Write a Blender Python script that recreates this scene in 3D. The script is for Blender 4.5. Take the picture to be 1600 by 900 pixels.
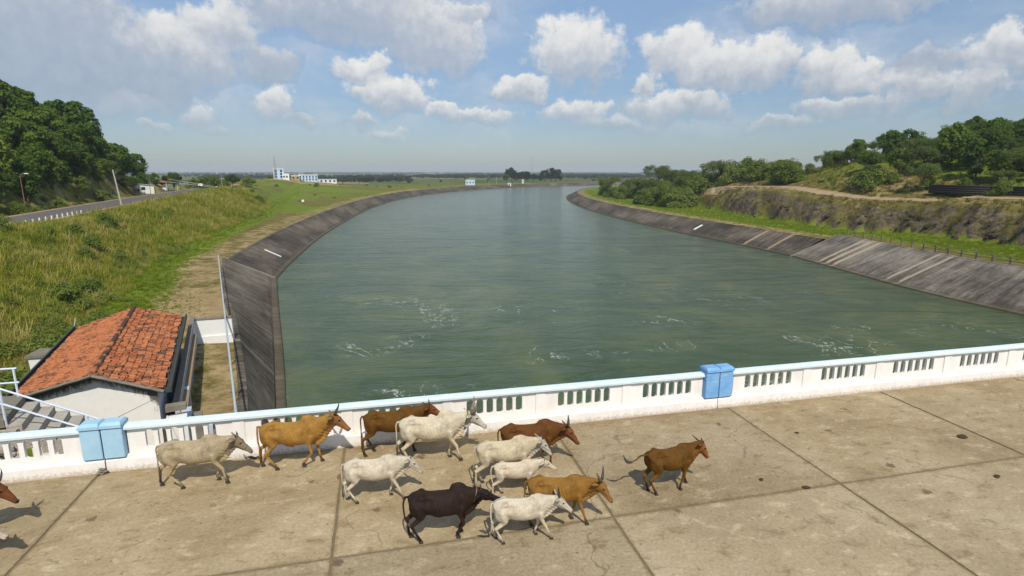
import bpy, bmesh, math, random
import numpy as np
from mathutils import Vector, Matrix
PI = math.pi
S = bpy.context.scene
for o in list(bpy.data.objects):
    bpy.data.objects.remove(o)
COL = S.collection

# ---------------------------------------------------------------- camera, sun, sky, exposure
CAM_H = 7.5
YAW = math.radians(13.2)
PITCH = math.atan(182 / 880)
cd = bpy.data.cameras.new('camera')
cam = bpy.data.objects.new('camera', cd)
COL.objects.link(cam)
cam.location = (0, 0, CAM_H)
cam.rotation_euler = (PI / 2 - PITCH, 0, -YAW)
cd.sensor_width = 36
cd.lens = 880 / 1600 * 36
cd.clip_start = 0.1
cd.clip_end = 30000
S.camera = cam

SUN_EL = math.radians(50)
SUN_AZ = math.radians(179.5)            # compass bearing of the sun, clockwise from +Y
sl = bpy.data.lights.new('sun', 'SUN')
sl.energy = 4.0
sl.angle = math.radians(0.5)
sl.color = (1.0, 0.93, 0.80)
sun = bpy.data.objects.new('sun', sl)
COL.objects.link(sun)
sdir = Vector((math.sin(SUN_AZ) * math.cos(SUN_EL), math.cos(SUN_AZ) * math.cos(SUN_EL), math.sin(SUN_EL)))
sun.rotation_euler = (-sdir).to_track_quat('-Z', 'Y').to_euler()
sun.location = (0, -20, 60)

S.view_settings.view_transform = 'Standard'
S.view_settings.look = 'None'
S.view_settings.gamma = 1
S.view_settings.exposure = 0.0
S.view_settings.use_curve_mapping = False
S.cycles.max_bounces = 6
S.cycles.diffuse_bounces = 2
S.cycles.glossy_bounces = 2
S.cycles.transparent_max_bounces = 4
S.cycles.volume_bounces = 0

FW = np.array([math.sin(YAW) * math.cos(PITCH), math.cos(YAW) * math.cos(PITCH), -math.sin(PITCH)])
RT = np.array([math.cos(YAW), -math.sin(YAW), 0.0])
UP = np.cross(RT, FW)


def ray(px, py):
    """World direction for a point of the 1600x900 photograph (used to survey where things stand)."""
    d = RT * (px - 800) / 880 - UP * (py - 450) / 880 + FW
    return d


def at(px, py, z):
    d = ray(px, py)
    return np.array([0, 0, CAM_H]) + d * (z - CAM_H) / d[2]


def bearing(px, dist, py=268):
    d = ray(px, py)
    d = d[:2] / np.linalg.norm(d[:2])
    return d * dist


# ---------------------------------------------------------------- node helpers
class NT:
    def __init__(self, tree):
        self.t = tree
        self.n = tree.nodes
        self.n.clear()

    def add(self, typ, ins=None, **props):
        nd = self.n.new(typ)
        for k, v in props.items():
            setattr(nd, k, v)
        for k, v in (ins or {}).items():
            self.put(nd, k, v)
        return nd

    def put(self, nd, k, v):
        sock = nd.inputs[k]
        if isinstance(v, bpy.types.NodeSocket):
            self.t.links.new(v, sock)
        elif isinstance(v, bpy.types.Node):
            self.t.links.new(v.outputs[0], sock)
        else:
            if hasattr(sock, 'default_value'):
                dv = sock.default_value
                if hasattr(dv, '__len__') and not hasattr(v, '__len__'):
                    v = [v] * len(dv)
                if hasattr(dv, '__len__') and len(dv) == 4 and len(v) == 3:
                    v = list(v) + [1]
                sock.default_value = v

    def math(self, op, a, b=None, c=None, clamp=False):
        nd = self.add('ShaderNodeMath', operation=op, use_clamp=clamp)
        self.put(nd, 0, a)
        if b is not None:
            self.put(nd, 1, b)
        if c is not None:
            self.put(nd, 2, c)
        return nd.outputs[0]

    def vmath(self, op, a, b=None, c=None):
        nd = self.add('ShaderNodeVectorMath', operation=op)
        self.put(nd, 0, a)
        if b is not None:
            self.put(nd, 1, b)
        if c is not None:
            self.put(nd, 2, c)
        return nd.outputs['Value'] if op in ('LENGTH', 'DOT_PRODUCT', 'DISTANCE') else nd.outputs[0]

    def noise(self, vec=None, scale=1.0, detail=4, rough=0.55, dist=0.0, dim='3D'):
        ins = {'Scale': scale, 'Detail': detail, 'Roughness': rough, 'Distortion': dist}
        if vec is not None:
            ins['Vector'] = vec
        return self.add('ShaderNodeTexNoise', ins, noise_dimensions=dim).outputs['Fac']

    def ramp(self, fac, stops, interp='LINEAR'):
        nd = self.add('ShaderNodeValToRGB', {'Fac': fac})
        cr = nd.color_ramp
        cr.interpolation = interp
        while len(cr.elements) < len(stops):
            cr.elements.new(0.5)
        for e, (p, c) in zip(cr.elements, stops):
            e.position = p
            if not hasattr(c, '__len__'):
                c = (c, c, c)
            e.color = (c[0], c[1], c[2], 1)
        return nd.outputs[0]

    def rng(self, v, a, b, c=0.0, d=1.0, smooth=True):
        nd = self.add('ShaderNodeMapRange', {'Value': v, 'From Min': a, 'From Max': b, 'To Min': c, 'To Max': d},
                      interpolation_type='SMOOTHSTEP' if smooth else 'LINEAR')
        return nd.outputs[0]

    def mix(self, fac, a, b, blend='MIX'):
        nd = self.add('ShaderNodeMix', data_type='RGBA', blend_type=blend)
        self.put(nd, 0, fac)
        self.put(nd, 6, a)
        self.put(nd, 7, b)
        return nd.outputs[2]

    def comb(self, x, y, z):
        return self.add('ShaderNodeCombineXYZ', {0: x, 1: y, 2: z}).outputs[0]

    def bump(self, h, strength=0.3, dist=0.05):
        return self.add('ShaderNodeBump', {'Height': h, 'Strength': strength, 'Distance': dist}).outputs[0]

    def bsdf(self, color, rough=0.8, normal=None, spec=0.3, **kw):
        ins = {'Base Color': color, 'Roughness': rough, 'Specular IOR Level': spec}
        if normal is not None:
            ins['Normal'] = normal
        nd = self.add('ShaderNodeBsdfPrincipled', ins)
        for k, v in kw.items():
            self.put(nd, k.replace('_', ' '), v)
        out = self.add('ShaderNodeOutputMaterial', {'Surface': nd.outputs[0]})
        return nd


def new_mat(name):
    m = bpy.data.materials.new(name)
    m.use_nodes = True
    return m, NT(m.node_tree)


# ---------------------------------------------------------------- sky with cumulus clouds
W = bpy.data.worlds.new('World')
S.world = W
W.use_nodes = True
w = NT(W.node_tree)
sky = w.add('ShaderNodeTexSky', sky_type='NISHITA', sun_disc=False, sun_elevation=SUN_EL, sun_rotation=SUN_AZ,
            altitude=0, air_density=1.0, dust_density=0.4, ozone_density=1.0)
dvec = w.add('ShaderNodeTexCoord').outputs['Generated']
sep = w.add('ShaderNodeSeparateXYZ', {0: dvec})
az = w.math('SUBTRACT', w.math('ARCTAN2', sep.outputs[0], sep.outputs[1]), YAW)
el = w.math('ARCSINE', sep.outputs[2])
p0 = w.comb(az, el, 0.0)
wn = w.add('ShaderNodeTexNoise', {'Vector': p0, 'Scale': 16.0, 'Detail': 8, 'Roughness': 0.62}, noise_dimensions='2D')
warp = w.vmath('MULTIPLY_ADD', w.vmath('SUBTRACT', wn.outputs['Color'], (0.5, 0.5, 0.5)), (0.085, 0.065, 0.0), p0)
wn2 = w.noise(p0, 52.0, 5, 0.6, dim='2D')
# (x, y, half width, half height, brightness) of each cloud as surveyed on the photograph
CLOUDS = [(60, 40, 175, 75, .62), (150, 120, 190, 60, .5), (265, 72, 88, 42, .95), (350, 42, 64, 40, .95), (300, 100, 80, 34, .75),
          (430, 160, 40, 30, .95), (310, 180, 34, 18, .85), (210, 166, 50, 17, .8), (568, 108, 48, 24, 1), (612, 148, 66, 30, 1),
          (690, 62, 78, 58, 1), (560, 18, 190, 44, .68), (640, 50, 90, 44, .75), (898, 78, 76, 54, 1), (806, 138, 50, 22, .95),
          (900, 176, 64, 22, .9), (742, 184, 62, 15, .9), (1058, 80, 58, 38, 1), (1115, 105, 80, 36, .95), (1195, 98, 60, 34, 1),
          (1290, 105, 56, 36, .95), (1352, 116, 50, 26, .95), (1430, 130, 64, 26, .9), (1525, 136, 56, 24, .8), (1010, 130, 22, 24, .9),
          (1060, 166, 90, 26, .85), (1300, 6, 165, 34, .72), (1560, 82, 76, 28, .9), (612, 212, 30, 11, .85), (1220, 196, 60, 14, .75),
          (1320, 168, 90, 18, .75), (730, 12, 44, 18, .8), (690, 170, 30, 16, .95), (560, 190, 30, 10, .7), (1450, 95, 60, 20, .55),
          (960, 198, 70, 14, .7), (420, 100, 60, 26, .6), (240, 200, 20, 9, .8), (470, 190, 26, 9, .7), (330, 200, 26, 9, .7)]
dens = None
topl = None
lit = None
for (cx, cy, rx, ry, br) in CLOUDS:
    d = ray(cx, cy)
    a0 = math.atan2(d[0], d[1]) - YAW
    e0 = math.atan2(d[2], math.hypot(d[0], d[1]))
    k = 1 / (1 + ((cx - 800) / 880) ** 2)
    ia, ie = 880 / rx / max(k, 0.6) * 0.88, 880 / ry * 0.95
    q = w.vmath('MULTIPLY_ADD', warp, (ia, ie, 0), (-a0 * ia, -e0 * ie, 0))
    f = w.math('MULTIPLY', w.math('SUBTRACT', 1.0, w.vmath('LENGTH', q)), 1.0)
    sy = w.add('ShaderNodeSeparateXYZ', {0: q}).outputs[1]
    l = w.math('MULTIPLY', w.math('MULTIPLY_ADD', sy, 0.42, 0.68), br)
    l = w.math('MULTIPLY', l, w.math('MAXIMUM', f, 0.0))
    dens = f if dens is None else w.math('MAXIMUM', dens, f)
    fp = w.math('MAXIMUM', f, 0.0)
    topl = l if topl is None else w.math('ADD', topl, l)
    lit = fp if lit is None else w.math('ADD', lit, fp)
# the sky outside the frame carries the same kind of cloud
aout = w.rng(w.math('ABSOLUTE', az), 0.80, 1.0)
eout = w.rng(el, 0.36, 0.52)
outm = w.math('MAXIMUM', aout, eout)
gen = w.noise(w.vmath('MULTIPLY', dvec, (1.0, 1.0, 2.0)), 3.2, 7, 0.6)
gd = w.math('MULTIPLY', w.math('SUBTRACT', gen, 0.52), w.math('MULTIPLY', outm, 2.6))
dens = w.math('MAXIMUM', dens, w.math('MULTIPLY_ADD', w.math('SUBTRACT', outm, 1.0), 3.0, gd))
shade = w.math('DIVIDE', w.math('ADD', topl, 0.04), w.math('ADD', lit, 0.06))
dn = w.math('ADD', dens, w.math('MULTIPLY', w.math('SUBTRACT', wn2, 0.5), 0.55))
cov = w.rng(dn, -0.02, 0.40)
cov = w.math('MULTIPLY', cov, w.rng(shade, 0.2, 0.9, 0.55, 1.0))
veil = w.rng(w.noise(w.vmath('MULTIPLY', p0, (2.2, 6.0, 1.0)), 1.6, 5, 0.6, dim='2D'), 0.36, 0.80, 0.05, 0.48)
cov = w.math('MAXIMUM', cov, veil)
shade2 = w.math('ADD', shade, w.math('MULTIPLY', w.math('SUBTRACT', wn2, 0.5), 0.35))
ccol = w.ramp(shade2, [(0.25, (3.3, 3.6, 4.1)), (0.5, (4.4, 4.6, 5.0)), (0.75, (6.5, 6.55, 6.6)), (1.0, (7.6, 7.55, 7.4))])
# low clouds sink into the haze near the horizon
cov = w.math('MULTIPLY', cov, w.rng(el, 0.01, 0.12, 0.15, 1.0))
skc = w.mix(1.0, sky.outputs[0], w.ramp(w.rng(el, 0.0, 0.45, smooth=False), [(0.0, (0.45, 0.51, 0.63)), (0.25, (0.58, 0.65, 0.77)), (0.6, (0.98, 1.02, 1.06)), (1.0, (1.15, 1.15, 1.15))]), 'MULTIPLY')
col = w.mix(cov, skc, ccol)
bg = w.add('ShaderNodeBackground', {'Color': col, 'Strength': 0.115})
w.add('ShaderNodeOutputWorld', {'Surface': bg.outputs[0]})
W.cycles.sampling_method = 'MANUAL'
W.cycles.sample_map_resolution = 512

# ---------------------------------------------------------------- mesh helpers
RNG = np.random.default_rng(7)
random.seed(7)


class MB:
    """collects simple shapes into one mesh"""

    def __init__(self):
        self.v = []
        self.f = []

    def raw(self, v, f):
        b = len(self.v)
        self.v.extend([tuple(map(float, p)) for p in v])
        self.f.extend([tuple(b + i for i in q) for q in f])
        return self

    def box(self, lo, hi, m=None):
        x0, y0, z0 = lo
        x1, y1, z1 = hi
        v = [(x0, y0, z0), (x1, y0, z0), (x1, y1, z0), (x0, y1, z0), (x0, y0, z1), (x1, y0, z1), (x1, y1, z1), (x0, y1, z1)]
        if m is not None:
            v = [tuple(m @ Vector(p)) for p in v]
        return self.raw(v, [(0, 3, 2, 1), (4, 5, 6, 7), (0, 1, 5, 4), (1, 2, 6, 5), (2, 3, 7, 6), (3, 0, 4, 7)])

    def hexa(self, bottom, top):
        v = list(bottom) + list(top)
        return self.raw(v, [(0, 3, 2, 1), (4, 5, 6, 7), (0, 1, 5, 4), (1, 2, 6, 5), (2, 3, 7, 6), (3, 0, 4, 7)])

    def bar(self, a, b, r, r2=None, n=6):
        return self.tube([a, b], [r, r if r2 is None else r2], n)

    def tube(self, pts, rad, n=8, flat=None):
        pts = [np.array(p, float) for p in pts]
        k = len(pts)
        rings = []
        ref = None
        for i, p in enumerate(pts):
            t = pts[min(i + 1, k - 1)] - pts[max(i - 1, 0)]
            t = t / (np.linalg.norm(t) + 1e-9)
            if ref is None:
                ref = np.array([0, 0, 1.0]) if abs(t[2]) < 0.9 else np.array([0, 1.0, 0])
            s = np.cross(t, ref)
            s /= np.linalg.norm(s) + 1e-9
            u = np.cross(s, t)
            ref = u
            r = rad[i]
            ra, rb = (r if hasattr(r, '__len__') else (r, r))
            rings.append([p + s * ra * math.cos(2 * PI * j / n) + u * rb * math.sin(2 * PI * j / n) for j in range(n)])
        b = len(self.v)
        for rg in rings:
            self.v.extend([tuple(q) for q in rg])
        for i in range(k - 1):
            for j in range(n):
                a0 = b + i * n + j
                a1 = b + i * n + (j + 1) % n
                self.f.append((a0, a1, a1 + n, a0 + n))
        self.f.append(tuple(b + j for j in reversed(range(n))))
        self.f.append(tuple(b + (k - 1) * n + j for j in range(n)))
        return self

    def ball(self, c, r, nu=12, nv=8):
        r = r if hasattr(r, '__len__') else (r, r, r)
        b = len(self.v)
        self.v.append((c[0], c[1], c[2] - r[2]))
        for i in range(1, nv):
            a = -PI / 2 + PI * i / nv
            for j in range(nu):
                t = 2 * PI * j / nu
                self.v.append((c[0] + r[0] * math.cos(a) * math.cos(t), c[1] + r[1] * math.cos(a) * math.sin(t), c[2] + r[2] * math.sin(a)))
        self.v.append((c[0], c[1], c[2] + r[2]))
        e = len(self.v) - 1
        for j in range(nu):
            self.f.append((b, b + 1 + (j + 1) % nu, b + 1 + j))
            self.f.append((e, e - nu + j, e - nu + (j + 1) % nu))
        for i in range(nv - 2):
            for j in range(nu):
                a0 = b + 1 + i * nu + j
                a1 = b + 1 + i * nu + (j + 1) % nu
                self.f.append((a0, a1, a1 + nu, a0 + nu))
        return self

    def mesh(self, name, smooth=False, bevel=0):
        me = bpy.data.meshes.new(name)
        me.from_pydata(self.v, [], self.f)
        if bevel:
            bm = bmesh.new()
            bm.from_mesh(me)
            bmesh.ops.bevel(bm, geom=bm.edges[:], offset=bevel, segments=2, affect='EDGES', clamp_overlap=True)
            bm.to_mesh(me)
            bm.free()
        if smooth:
            me.shade_smooth()
        me.update()
        return me

    def build(self, name, m, parent=None, smooth=False, bevel=0, loc=None):
        return link(name, self.mesh(name, smooth, bevel), m, parent, loc)


def link(name, me, m=None, parent=None, loc=None, rot=None):
    o = bpy.data.objects.new(name, me)
    COL.objects.link(o)
    if m is not None and len(me.materials) == 0:
        me.materials.append(m)
    if parent is not None:
        o.parent = parent
    if loc is not None:
        o.location = loc
    if rot is not None:
        o.rotation_euler = rot
    return o


def fastmesh(name, V, quads=None, tris=None, smooth=False):
    me = bpy.data.meshes.new(name)
    V = np.asarray(V, np.float32)
    me.vertices.add(len(V))
    me.vertices.foreach_set('co', V.ravel())
    F = quads if quads is not None else tris
    k = 4 if quads is not None else 3
    F = np.asarray(F, np.int32)
    me.loops.add(F.size)
    me.loops.foreach_set('vertex_index', F.ravel())
    me.polygons.add(len(F))
    me.polygons.foreach_set('loop_start', np.arange(0, F.size, k, dtype=np.int32))
    try:
        me.polygons.foreach_set('loop_total', np.full(len(F), k, np.int32))
    except Exception:
        pass
    me.polygons.foreach_set('use_smooth', np.full(len(F), smooth))
    me.update(calc_edges=True)
    me.validate()
    return me


def grid_faces(n, m, wrap=False):
    i = np.arange(n - 1)[:, None]
    mm = m if wrap else m - 1
    j = np.arange(mm)[None, :]
    a = i * m + j
    b = i * m + (j + 1) % m
    return np.stack([a, b, b + m, a + m], -1).reshape(-1, 4)


def tag(o, label=None, cat=None, group=None, kind=None):
    if label:
        o['label'] = label
    if cat:
        o['category'] = cat
    if group:
        o['group'] = group
    if kind:
        o['kind'] = kind
    return o


def empty(name, loc=(0, 0, 0), rz=0):
    o = bpy.data.objects.new(name, None)
    COL.objects.link(o)
    o.location = loc
    o.rotation_euler = (0, 0, rz)
    o.empty_display_size = 0.3
    return o


def copy_tree(o, parent=None):
    kids = list(o.children)
    c = o.copy()
    COL.objects.link(c)
    if parent is not None:
        c.parent = parent
    for k in kids:
        copy_tree(k, c)
    return c


def set_attr(me, name, arr, typ='FLOAT'):
    a = me.attributes.new(name, typ, 'POINT')
    arr = np.asarray(arr, np.float32)
    if typ == 'FLOAT':
        a.data.foreach_set('value', arr.ravel())
    elif typ == 'FLOAT_VECTOR':
        a.data.foreach_set('vector', arr.ravel())
    elif typ == 'FLOAT_COLOR':
        a.data.foreach_set('color', arr.ravel())
    elif typ == 'INT':
        a.data.foreach_set('value', arr.astype(np.int32).ravel())


# numpy value noise
_tab = np.random.default_rng(3).random((256, 256))


def vnoise(x, y):
    xi = np.floor(x).astype(int)
    yi = np.floor(y).astype(int)
    fx = x - xi
    fy = y - yi
    fx = fx * fx * (3 - 2 * fx)
    fy = fy * fy * (3 - 2 * fy)
    g = lambda a, b: _tab[a & 255, b & 255]
    return (g(xi, yi) * (1 - fx) + g(xi + 1, yi) * fx) * (1 - fy) + (g(xi, yi + 1) * (1 - fx) + g(xi + 1, yi + 1) * fx) * fy


def fbm(x, y, octv=4):
    s = 0
    a = 0.5
    for i in range(octv):
        s = s + a * (vnoise(x + 17.3 * i, y - 9.1 * i) - 0.5)
        x, y = x * 2.03, y * 2.03
        a *= 0.5
    return s


def sstep(a, b, x):
    t = np.clip((x - a) / (b - a), 0, 1)
    return t * t * (3 - 2 * t)


def pl_dist(P, line):
    """distance to a polyline; signed + on its left"""
    P = np.asarray(P, float)
    best = np.full(len(P), 1e18)
    sg = np.zeros(len(P))
    arc = np.zeros(len(P))
    acc = 0.0
    for a, b in zip(line[:-1], line[1:]):
        ab = b - a
        L = np.hypot(*ab)
        ap = P - a
        t = np.clip((ap @ ab) / (L * L), 0, 1)
        dx = ap[:, 0] - t * ab[0]
        dy = ap[:, 1] - t * ab[1]
        d2 = dx * dx + dy * dy
        m = d2 < best
        best[m] = d2[m]
        sg[m] = np.sign(ab[0] * ap[m, 1] - ab[1] * ap[m, 0])
        arc[m] = acc + t[m] * L
        acc += L
    return np.sqrt(best) * np.where(sg == 0, 1, sg), arc


def in_poly(P, poly):
    x, y = P[:, 0], P[:, 1]
    ins = np.zeros(len(P), bool)
    n = len(poly)
    for i in range(n):
        x0, y0 = poly[i]
        x1, y1 = poly[(i + 1) % n]
        c = ((y0 > y) != (y1 > y))
        if c.any():
            ins ^= c & (x < (x1 - x0) * (y - y0) / (y1 - y0 + 1e-12) + x0)
    return ins


def resample(line, step):
    line = np.asarray(line, float)
    seg = np.hypot(*np.diff(line[:, :2], axis=0).T)
    s = np.concatenate([[0], np.cumsum(seg)])
    n = max(2, int(s[-1] / step) + 1)
    t = np.linspace(0, s[-1], n)
    # smooth (Catmull-Rom) interpolation per coordinate
    out = np.zeros((n, line.shape[1]))
    m = np.gradient(line, s, axis=0)
    k = np.clip(np.searchsorted(s, t, side='right') - 1, 0, len(s) - 2)
    h = s[k + 1] - s[k]
    u = (t - s[k]) / h
    for c in range(line.shape[1]):
        p0_, p1_ = line[k, c], line[k + 1, c]
        out[:, c] = (2 * u ** 3 - 3 * u ** 2 + 1) * p0_ + (u ** 3 - 2 * u ** 2 + u) * h * m[k, c] + (-2 * u ** 3 + 3 * u ** 2) * p1_ + (u ** 3 - u ** 2) * h * m[k + 1, c]
    return out, t


def offset(line, d):
    t = np.gradient(line[:, :2], axis=0)
    t /= np.linalg.norm(t, axis=1)[:, None]
    nrm = np.stack([-t[:, 1], t[:, 0]], 1)
    d = np.asarray(d, float)
    return line[:, :2] + nrm * (d[:, None] if d.ndim else d)



# ---------------------------------------------------------------- materials
def geo(n):
    return n.add('ShaderNodeNewGeometry').outputs['Position']


def obj_co(n):
    return n.add('ShaderNodeTexCoord').outputs['Object']


def orand(n):
    return n.add('ShaderNodeObjectInfo').outputs['Random']


def attr(n, name):
    return n.add('ShaderNodeAttribute', attribute_name=name)


M = {}


def plain(name, c, rough=0.8, var=0.25, scale=6.0, spec=0.3, bump=0.15, bd=0.02, metal=0):
    m, n = new_mat(name)
    p = geo(n)
    a = n.noise(p, scale, 5, 0.6)
    b = n.noise(p, scale * 9, 3, 0.6)
    v = n.math('ADD', n.math('MULTIPLY', n.math('SUBTRACT', a, 0.5), 2 * var), n.math('MULTIPLY', n.math('SUBTRACT', b, 0.5), var))
    k = n.math('ADD', v, 1.0)
    col = n.vmath('SCALE', tuple(c))
    n.put(col.node, 'Scale', k)
    n.bsdf(col, rough, n.bump(b, bump, bd), spec, Metallic=metal)
    M[name] = m
    return m


# deck concrete: dusty tan slabs, pale worn patches, dark specks of dung and dirt
m, n = new_mat('deck_concrete')
p = geo(n)
a = n.noise(p, 0.35, 6, 0.62, 0.4)
b = n.noise(n.vmath('MULTIPLY', p, (1, 1.6, 1)), 1.6, 6, 0.68, 0.3)
c = n.noise(p, 14, 4, 0.65)
f = n.noise(p, 5.0, 6, 0.7, 0.5)
base = n.ramp(a, [(0.30, (0.24, 0.178, 0.098)), (0.48, (0.315, 0.243, 0.140)), (0.66, (0.385, 0.308, 0.195))])
# the strip by the parapet is dirtier and browner, the outer slabs paler
sy = n.add('ShaderNodeSeparateXYZ', {0: p}).outputs[1]
base = n.mix(n.rng(sy, 10.2, 10.6, 0.38, 0.0), base, (0.34, 0.29, 0.19))
base = n.mix(n.math('MULTIPLY', n.rng(b, 0.53, 0.68), 0.75), base, (0.45, 0.37, 0.24))
base = n.mix(n.math('MULTIPLY', n.rng(b, 0.47, 0.32), 0.65), base, (0.19, 0.13, 0.066))
base = n.mix(n.math('MULTIPLY', n.rng(f, 0.585, 0.68), 0.6), base, (0.15, 0.10, 0.052))
base = n.mix(n.math('MULTIPLY', n.rng(f, 0.39, 0.29), 0.65), base, (0.52, 0.43, 0.30))
vor = n.add('ShaderNodeTexVoronoi', {'Vector': p, 'Scale': 1.1, 'Randomness': 1.0}, feature='F1')
spk = n.math('MULTIPLY', n.rng(n.math('ADD', vor.outputs['Distance'], n.math('MULTIPLY', n.math('SUBTRACT', f, 0.5), 0.5)), 0.15, 0.09),
             n.rng(n.add('ShaderNodeSeparateColor', {0: vor.outputs['Color']}).outputs[0], 0.55, 0.6))
base = n.mix(n.math('MULTIPLY', spk, 0.75), base, (0.10, 0.065, 0.035))
vor2 = n.add('ShaderNodeTexVoronoi', {'Vector': n.vmath('ADD', p, (3.3, 1.7, 0)), 'Scale': 3.3, 'Randomness': 1.0}, feature='F1')
spk2 = n.math('MULTIPLY', n.rng(vor2.outputs['Distance'], 0.12, 0.06), n.rng(n.add('ShaderNodeSeparateColor', {0: vor2.outputs['Color']}).outputs[1], 0.6, 0.62))
base = n.mix(n.math('MULTIPLY', spk2, 0.7), base, (0.13, 0.085, 0.05))
crk = n.add('ShaderNodeTexVoronoi', {'Vector': n.vmath('ADD', n.vmath('MULTIPLY', p, (0.16, 0.2, 0.0)), n.vmath('SCALE', n.add('ShaderNodeTexNoise', {'Vector': p, 'Scale': 0.8, 'Detail': 6}).outputs['Color'])), 'Scale': 1.0}, feature='DISTANCE_TO_EDGE')
for nd in n.n:
    if nd.bl_idname == 'ShaderNodeVectorMath' and nd.operation == 'SCALE':
        nd.inputs['Scale'].default_value = 0.25
cm = n.math('MULTIPLY', n.rng(crk.outputs['Distance'], 0.006, 0.002), n.rng(a, 0.50, 0.56))
base = n.mix(n.math('MULTIPLY', cm, 0.45), base, (0.12, 0.09, 0.06))
sx = n.add('ShaderNodeSeparateXYZ', {0: p}).outputs[0]
jx = n.math('ABSOLUTE', n.math('SUBTRACT', n.math('MODULO', n.math('ADD', sx, 7.2 + 59.7 + 2.985), 5.97), 2.985))
jy = n.math('MINIMUM', n.math('ABSOLUTE', n.math('SUBTRACT', sy, 10.40)), n.math('ABSOLUTE', n.math('SUBTRACT', sy, 4.45)))
jn = n.math('ADD', n.math('MINIMUM', jx, jy), n.math('MULTIPLY', n.math('SUBTRACT', f, 0.5), 0.35))
base = n.mix(n.math('MULTIPLY', n.rng(jn, 0.10, 0.01), 0.55), base, (0.17, 0.12, 0.062))
jp = n.math('ADD', n.math('SUBTRACT', 15.1, sy), n.math('MULTIPLY', n.math('SUBTRACT', b, 0.5), 1.2))
base = n.mix(n.math('MULTIPLY', n.rng(jp, 0.55, 0.0), 0.45), base, (0.21, 0.15, 0.08))
fine = n.math('ADD', n.math('MULTIPLY', n.math('SUBTRACT', c, 0.5), 0.95), n.math('MULTIPLY', n.math('SUBTRACT', orand(n), 0.4), 0.22))
col = n.vmath('SCALE', base)
n.put(col.node, 'Scale', n.math('ADD', fine, 1.0))
h = n.math('ADD', n.math('MULTIPLY', f, 0.6), n.math('MULTIPLY', c, 0.4))
n.bsdf(col, 0.88, n.bump(h, 0.5, 0.03), 0.25)
M['deck'] = m

plain('joint_dirt', (0.18, 0.14, 0.08), 0.95, 0.4)
plain('dung', (0.095, 0.065, 0.038), 0.9, 0.5, 20, bump=0.8, bd=0.05)

# whitewashed parapet: grime near the base and streaks under the coping
m, n = new_mat('whitewash')
p = geo(n)
z = n.add('ShaderNodeSeparateXYZ', {0: p}).outputs[2]
a = n.noise(n.vmath('MULTIPLY', p, (1.0, 1.0, 0.35)), 3.0, 6, 0.65)
b = n.noise(p, 16, 5, 0.7)
col = n.ramp(a, [(0.3, (0.74, 0.71, 0.67)), (0.55, (0.82, 0.80, 0.78)), (0.75, (0.86, 0.85, 0.84))])
g = n.rng(n.math('ADD', z, n.math('MULTIPLY', n.math('SUBTRACT', b, 0.5), 0.5)), 0.16, -0.02)
col = n.mix(n.math('MULTIPLY', g, 0.75), col, (0.46, 0.36, 0.24))
led = n.math('MULTIPLY', n.rng(n.math('ABSOLUTE', n.math('SUBTRACT', z, 0.35)), 0.07, 0.01), n.rng(a, 0.42, 0.6))
col = n.mix(n.math('MULTIPLY', led, 0.55), col, (0.56, 0.44, 0.30))
col = n.mix(n.math('MULTIPLY', n.rng(b, 0.64, 0.74), 0.5), col, (0.52, 0.46, 0.38))
n.bsdf(col, 0.75, n.bump(b, 0.25, 0.015), 0.3)
M['white'] = m


def painted(name, c, c2, worn, hold=0.62):
    m, n = new_mat(name)
    p = geo(n)
    a = n.noise(p, 2.2, 6, 0.65)
    b = n.noise(p, 18, 5, 0.72)
    st = n.noise(n.vmath('MULTIPLY', p, (0.7, 6.0, 6.0)), 3.0, 5, 0.7)
    col = n.mix(n.rng(a, 0.3, 0.7), c, c2)
    col = n.mix(n.math('MULTIPLY', n.rng(st, hold, hold + 0.14), 0.7), col, worn)
    col = n.mix(n.math('MULTIPLY', n.rng(b, 0.64, 0.72), 0.55), col, worn)
    n.bsdf(col, 0.8, n.bump(b, 0.4, 0.015), 0.2)
    M[name] = m


painted('coping_blue', (0.55, 0.72, 0.785), (0.65, 0.785, 0.83), (0.76, 0.80, 0.80), 0.48)
painted('pillar_sky', (0.32, 0.53, 0.69), (0.39, 0.59, 0.735), (0.48, 0.66, 0.78))
painted('pillar_deep', (0.15, 0.35, 0.66), (0.22, 0.43, 0.72), (0.40, 0.60, 0.80), 0.55)
painted('rail_paint', (0.72, 0.74, 0.80), (0.55, 0.68, 0.82), (0.30, 0.45, 0.66), 0.6)

# plaster of the house, black mould creeping down from the top
m, n = new_mat('mould_plaster')
p = geo(n)
a = n.noise(p, 2.4, 6, 0.68)
b = n.noise(n.vmath('MULTIPLY', p, (1, 1, 0.4)), 7, 6, 0.72)
mask = attr(n, 'mould').outputs['Fac']
col = n.mix(a, (0.72, 0.70, 0.67), (0.86, 0.85, 0.83))
mm = n.rng(n.math('ADD', mask, n.math('MULTIPLY', n.math('SUBTRACT', b, 0.5), 1.3)), 0.45, 0.85)
col = n.mix(n.math('MULTIPLY', mm, 0.92), col, (0.075, 0.068, 0.05))
col = n.mix(n.math('MULTIPLY', n.rng(b, 0.62, 0.72), 0.35), col, (0.34, 0.30, 0.24))
n.bsdf(col, 0.85, n.bump(b, 0.4, 0.02), 0.2)
M['plaster'] = m

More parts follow.
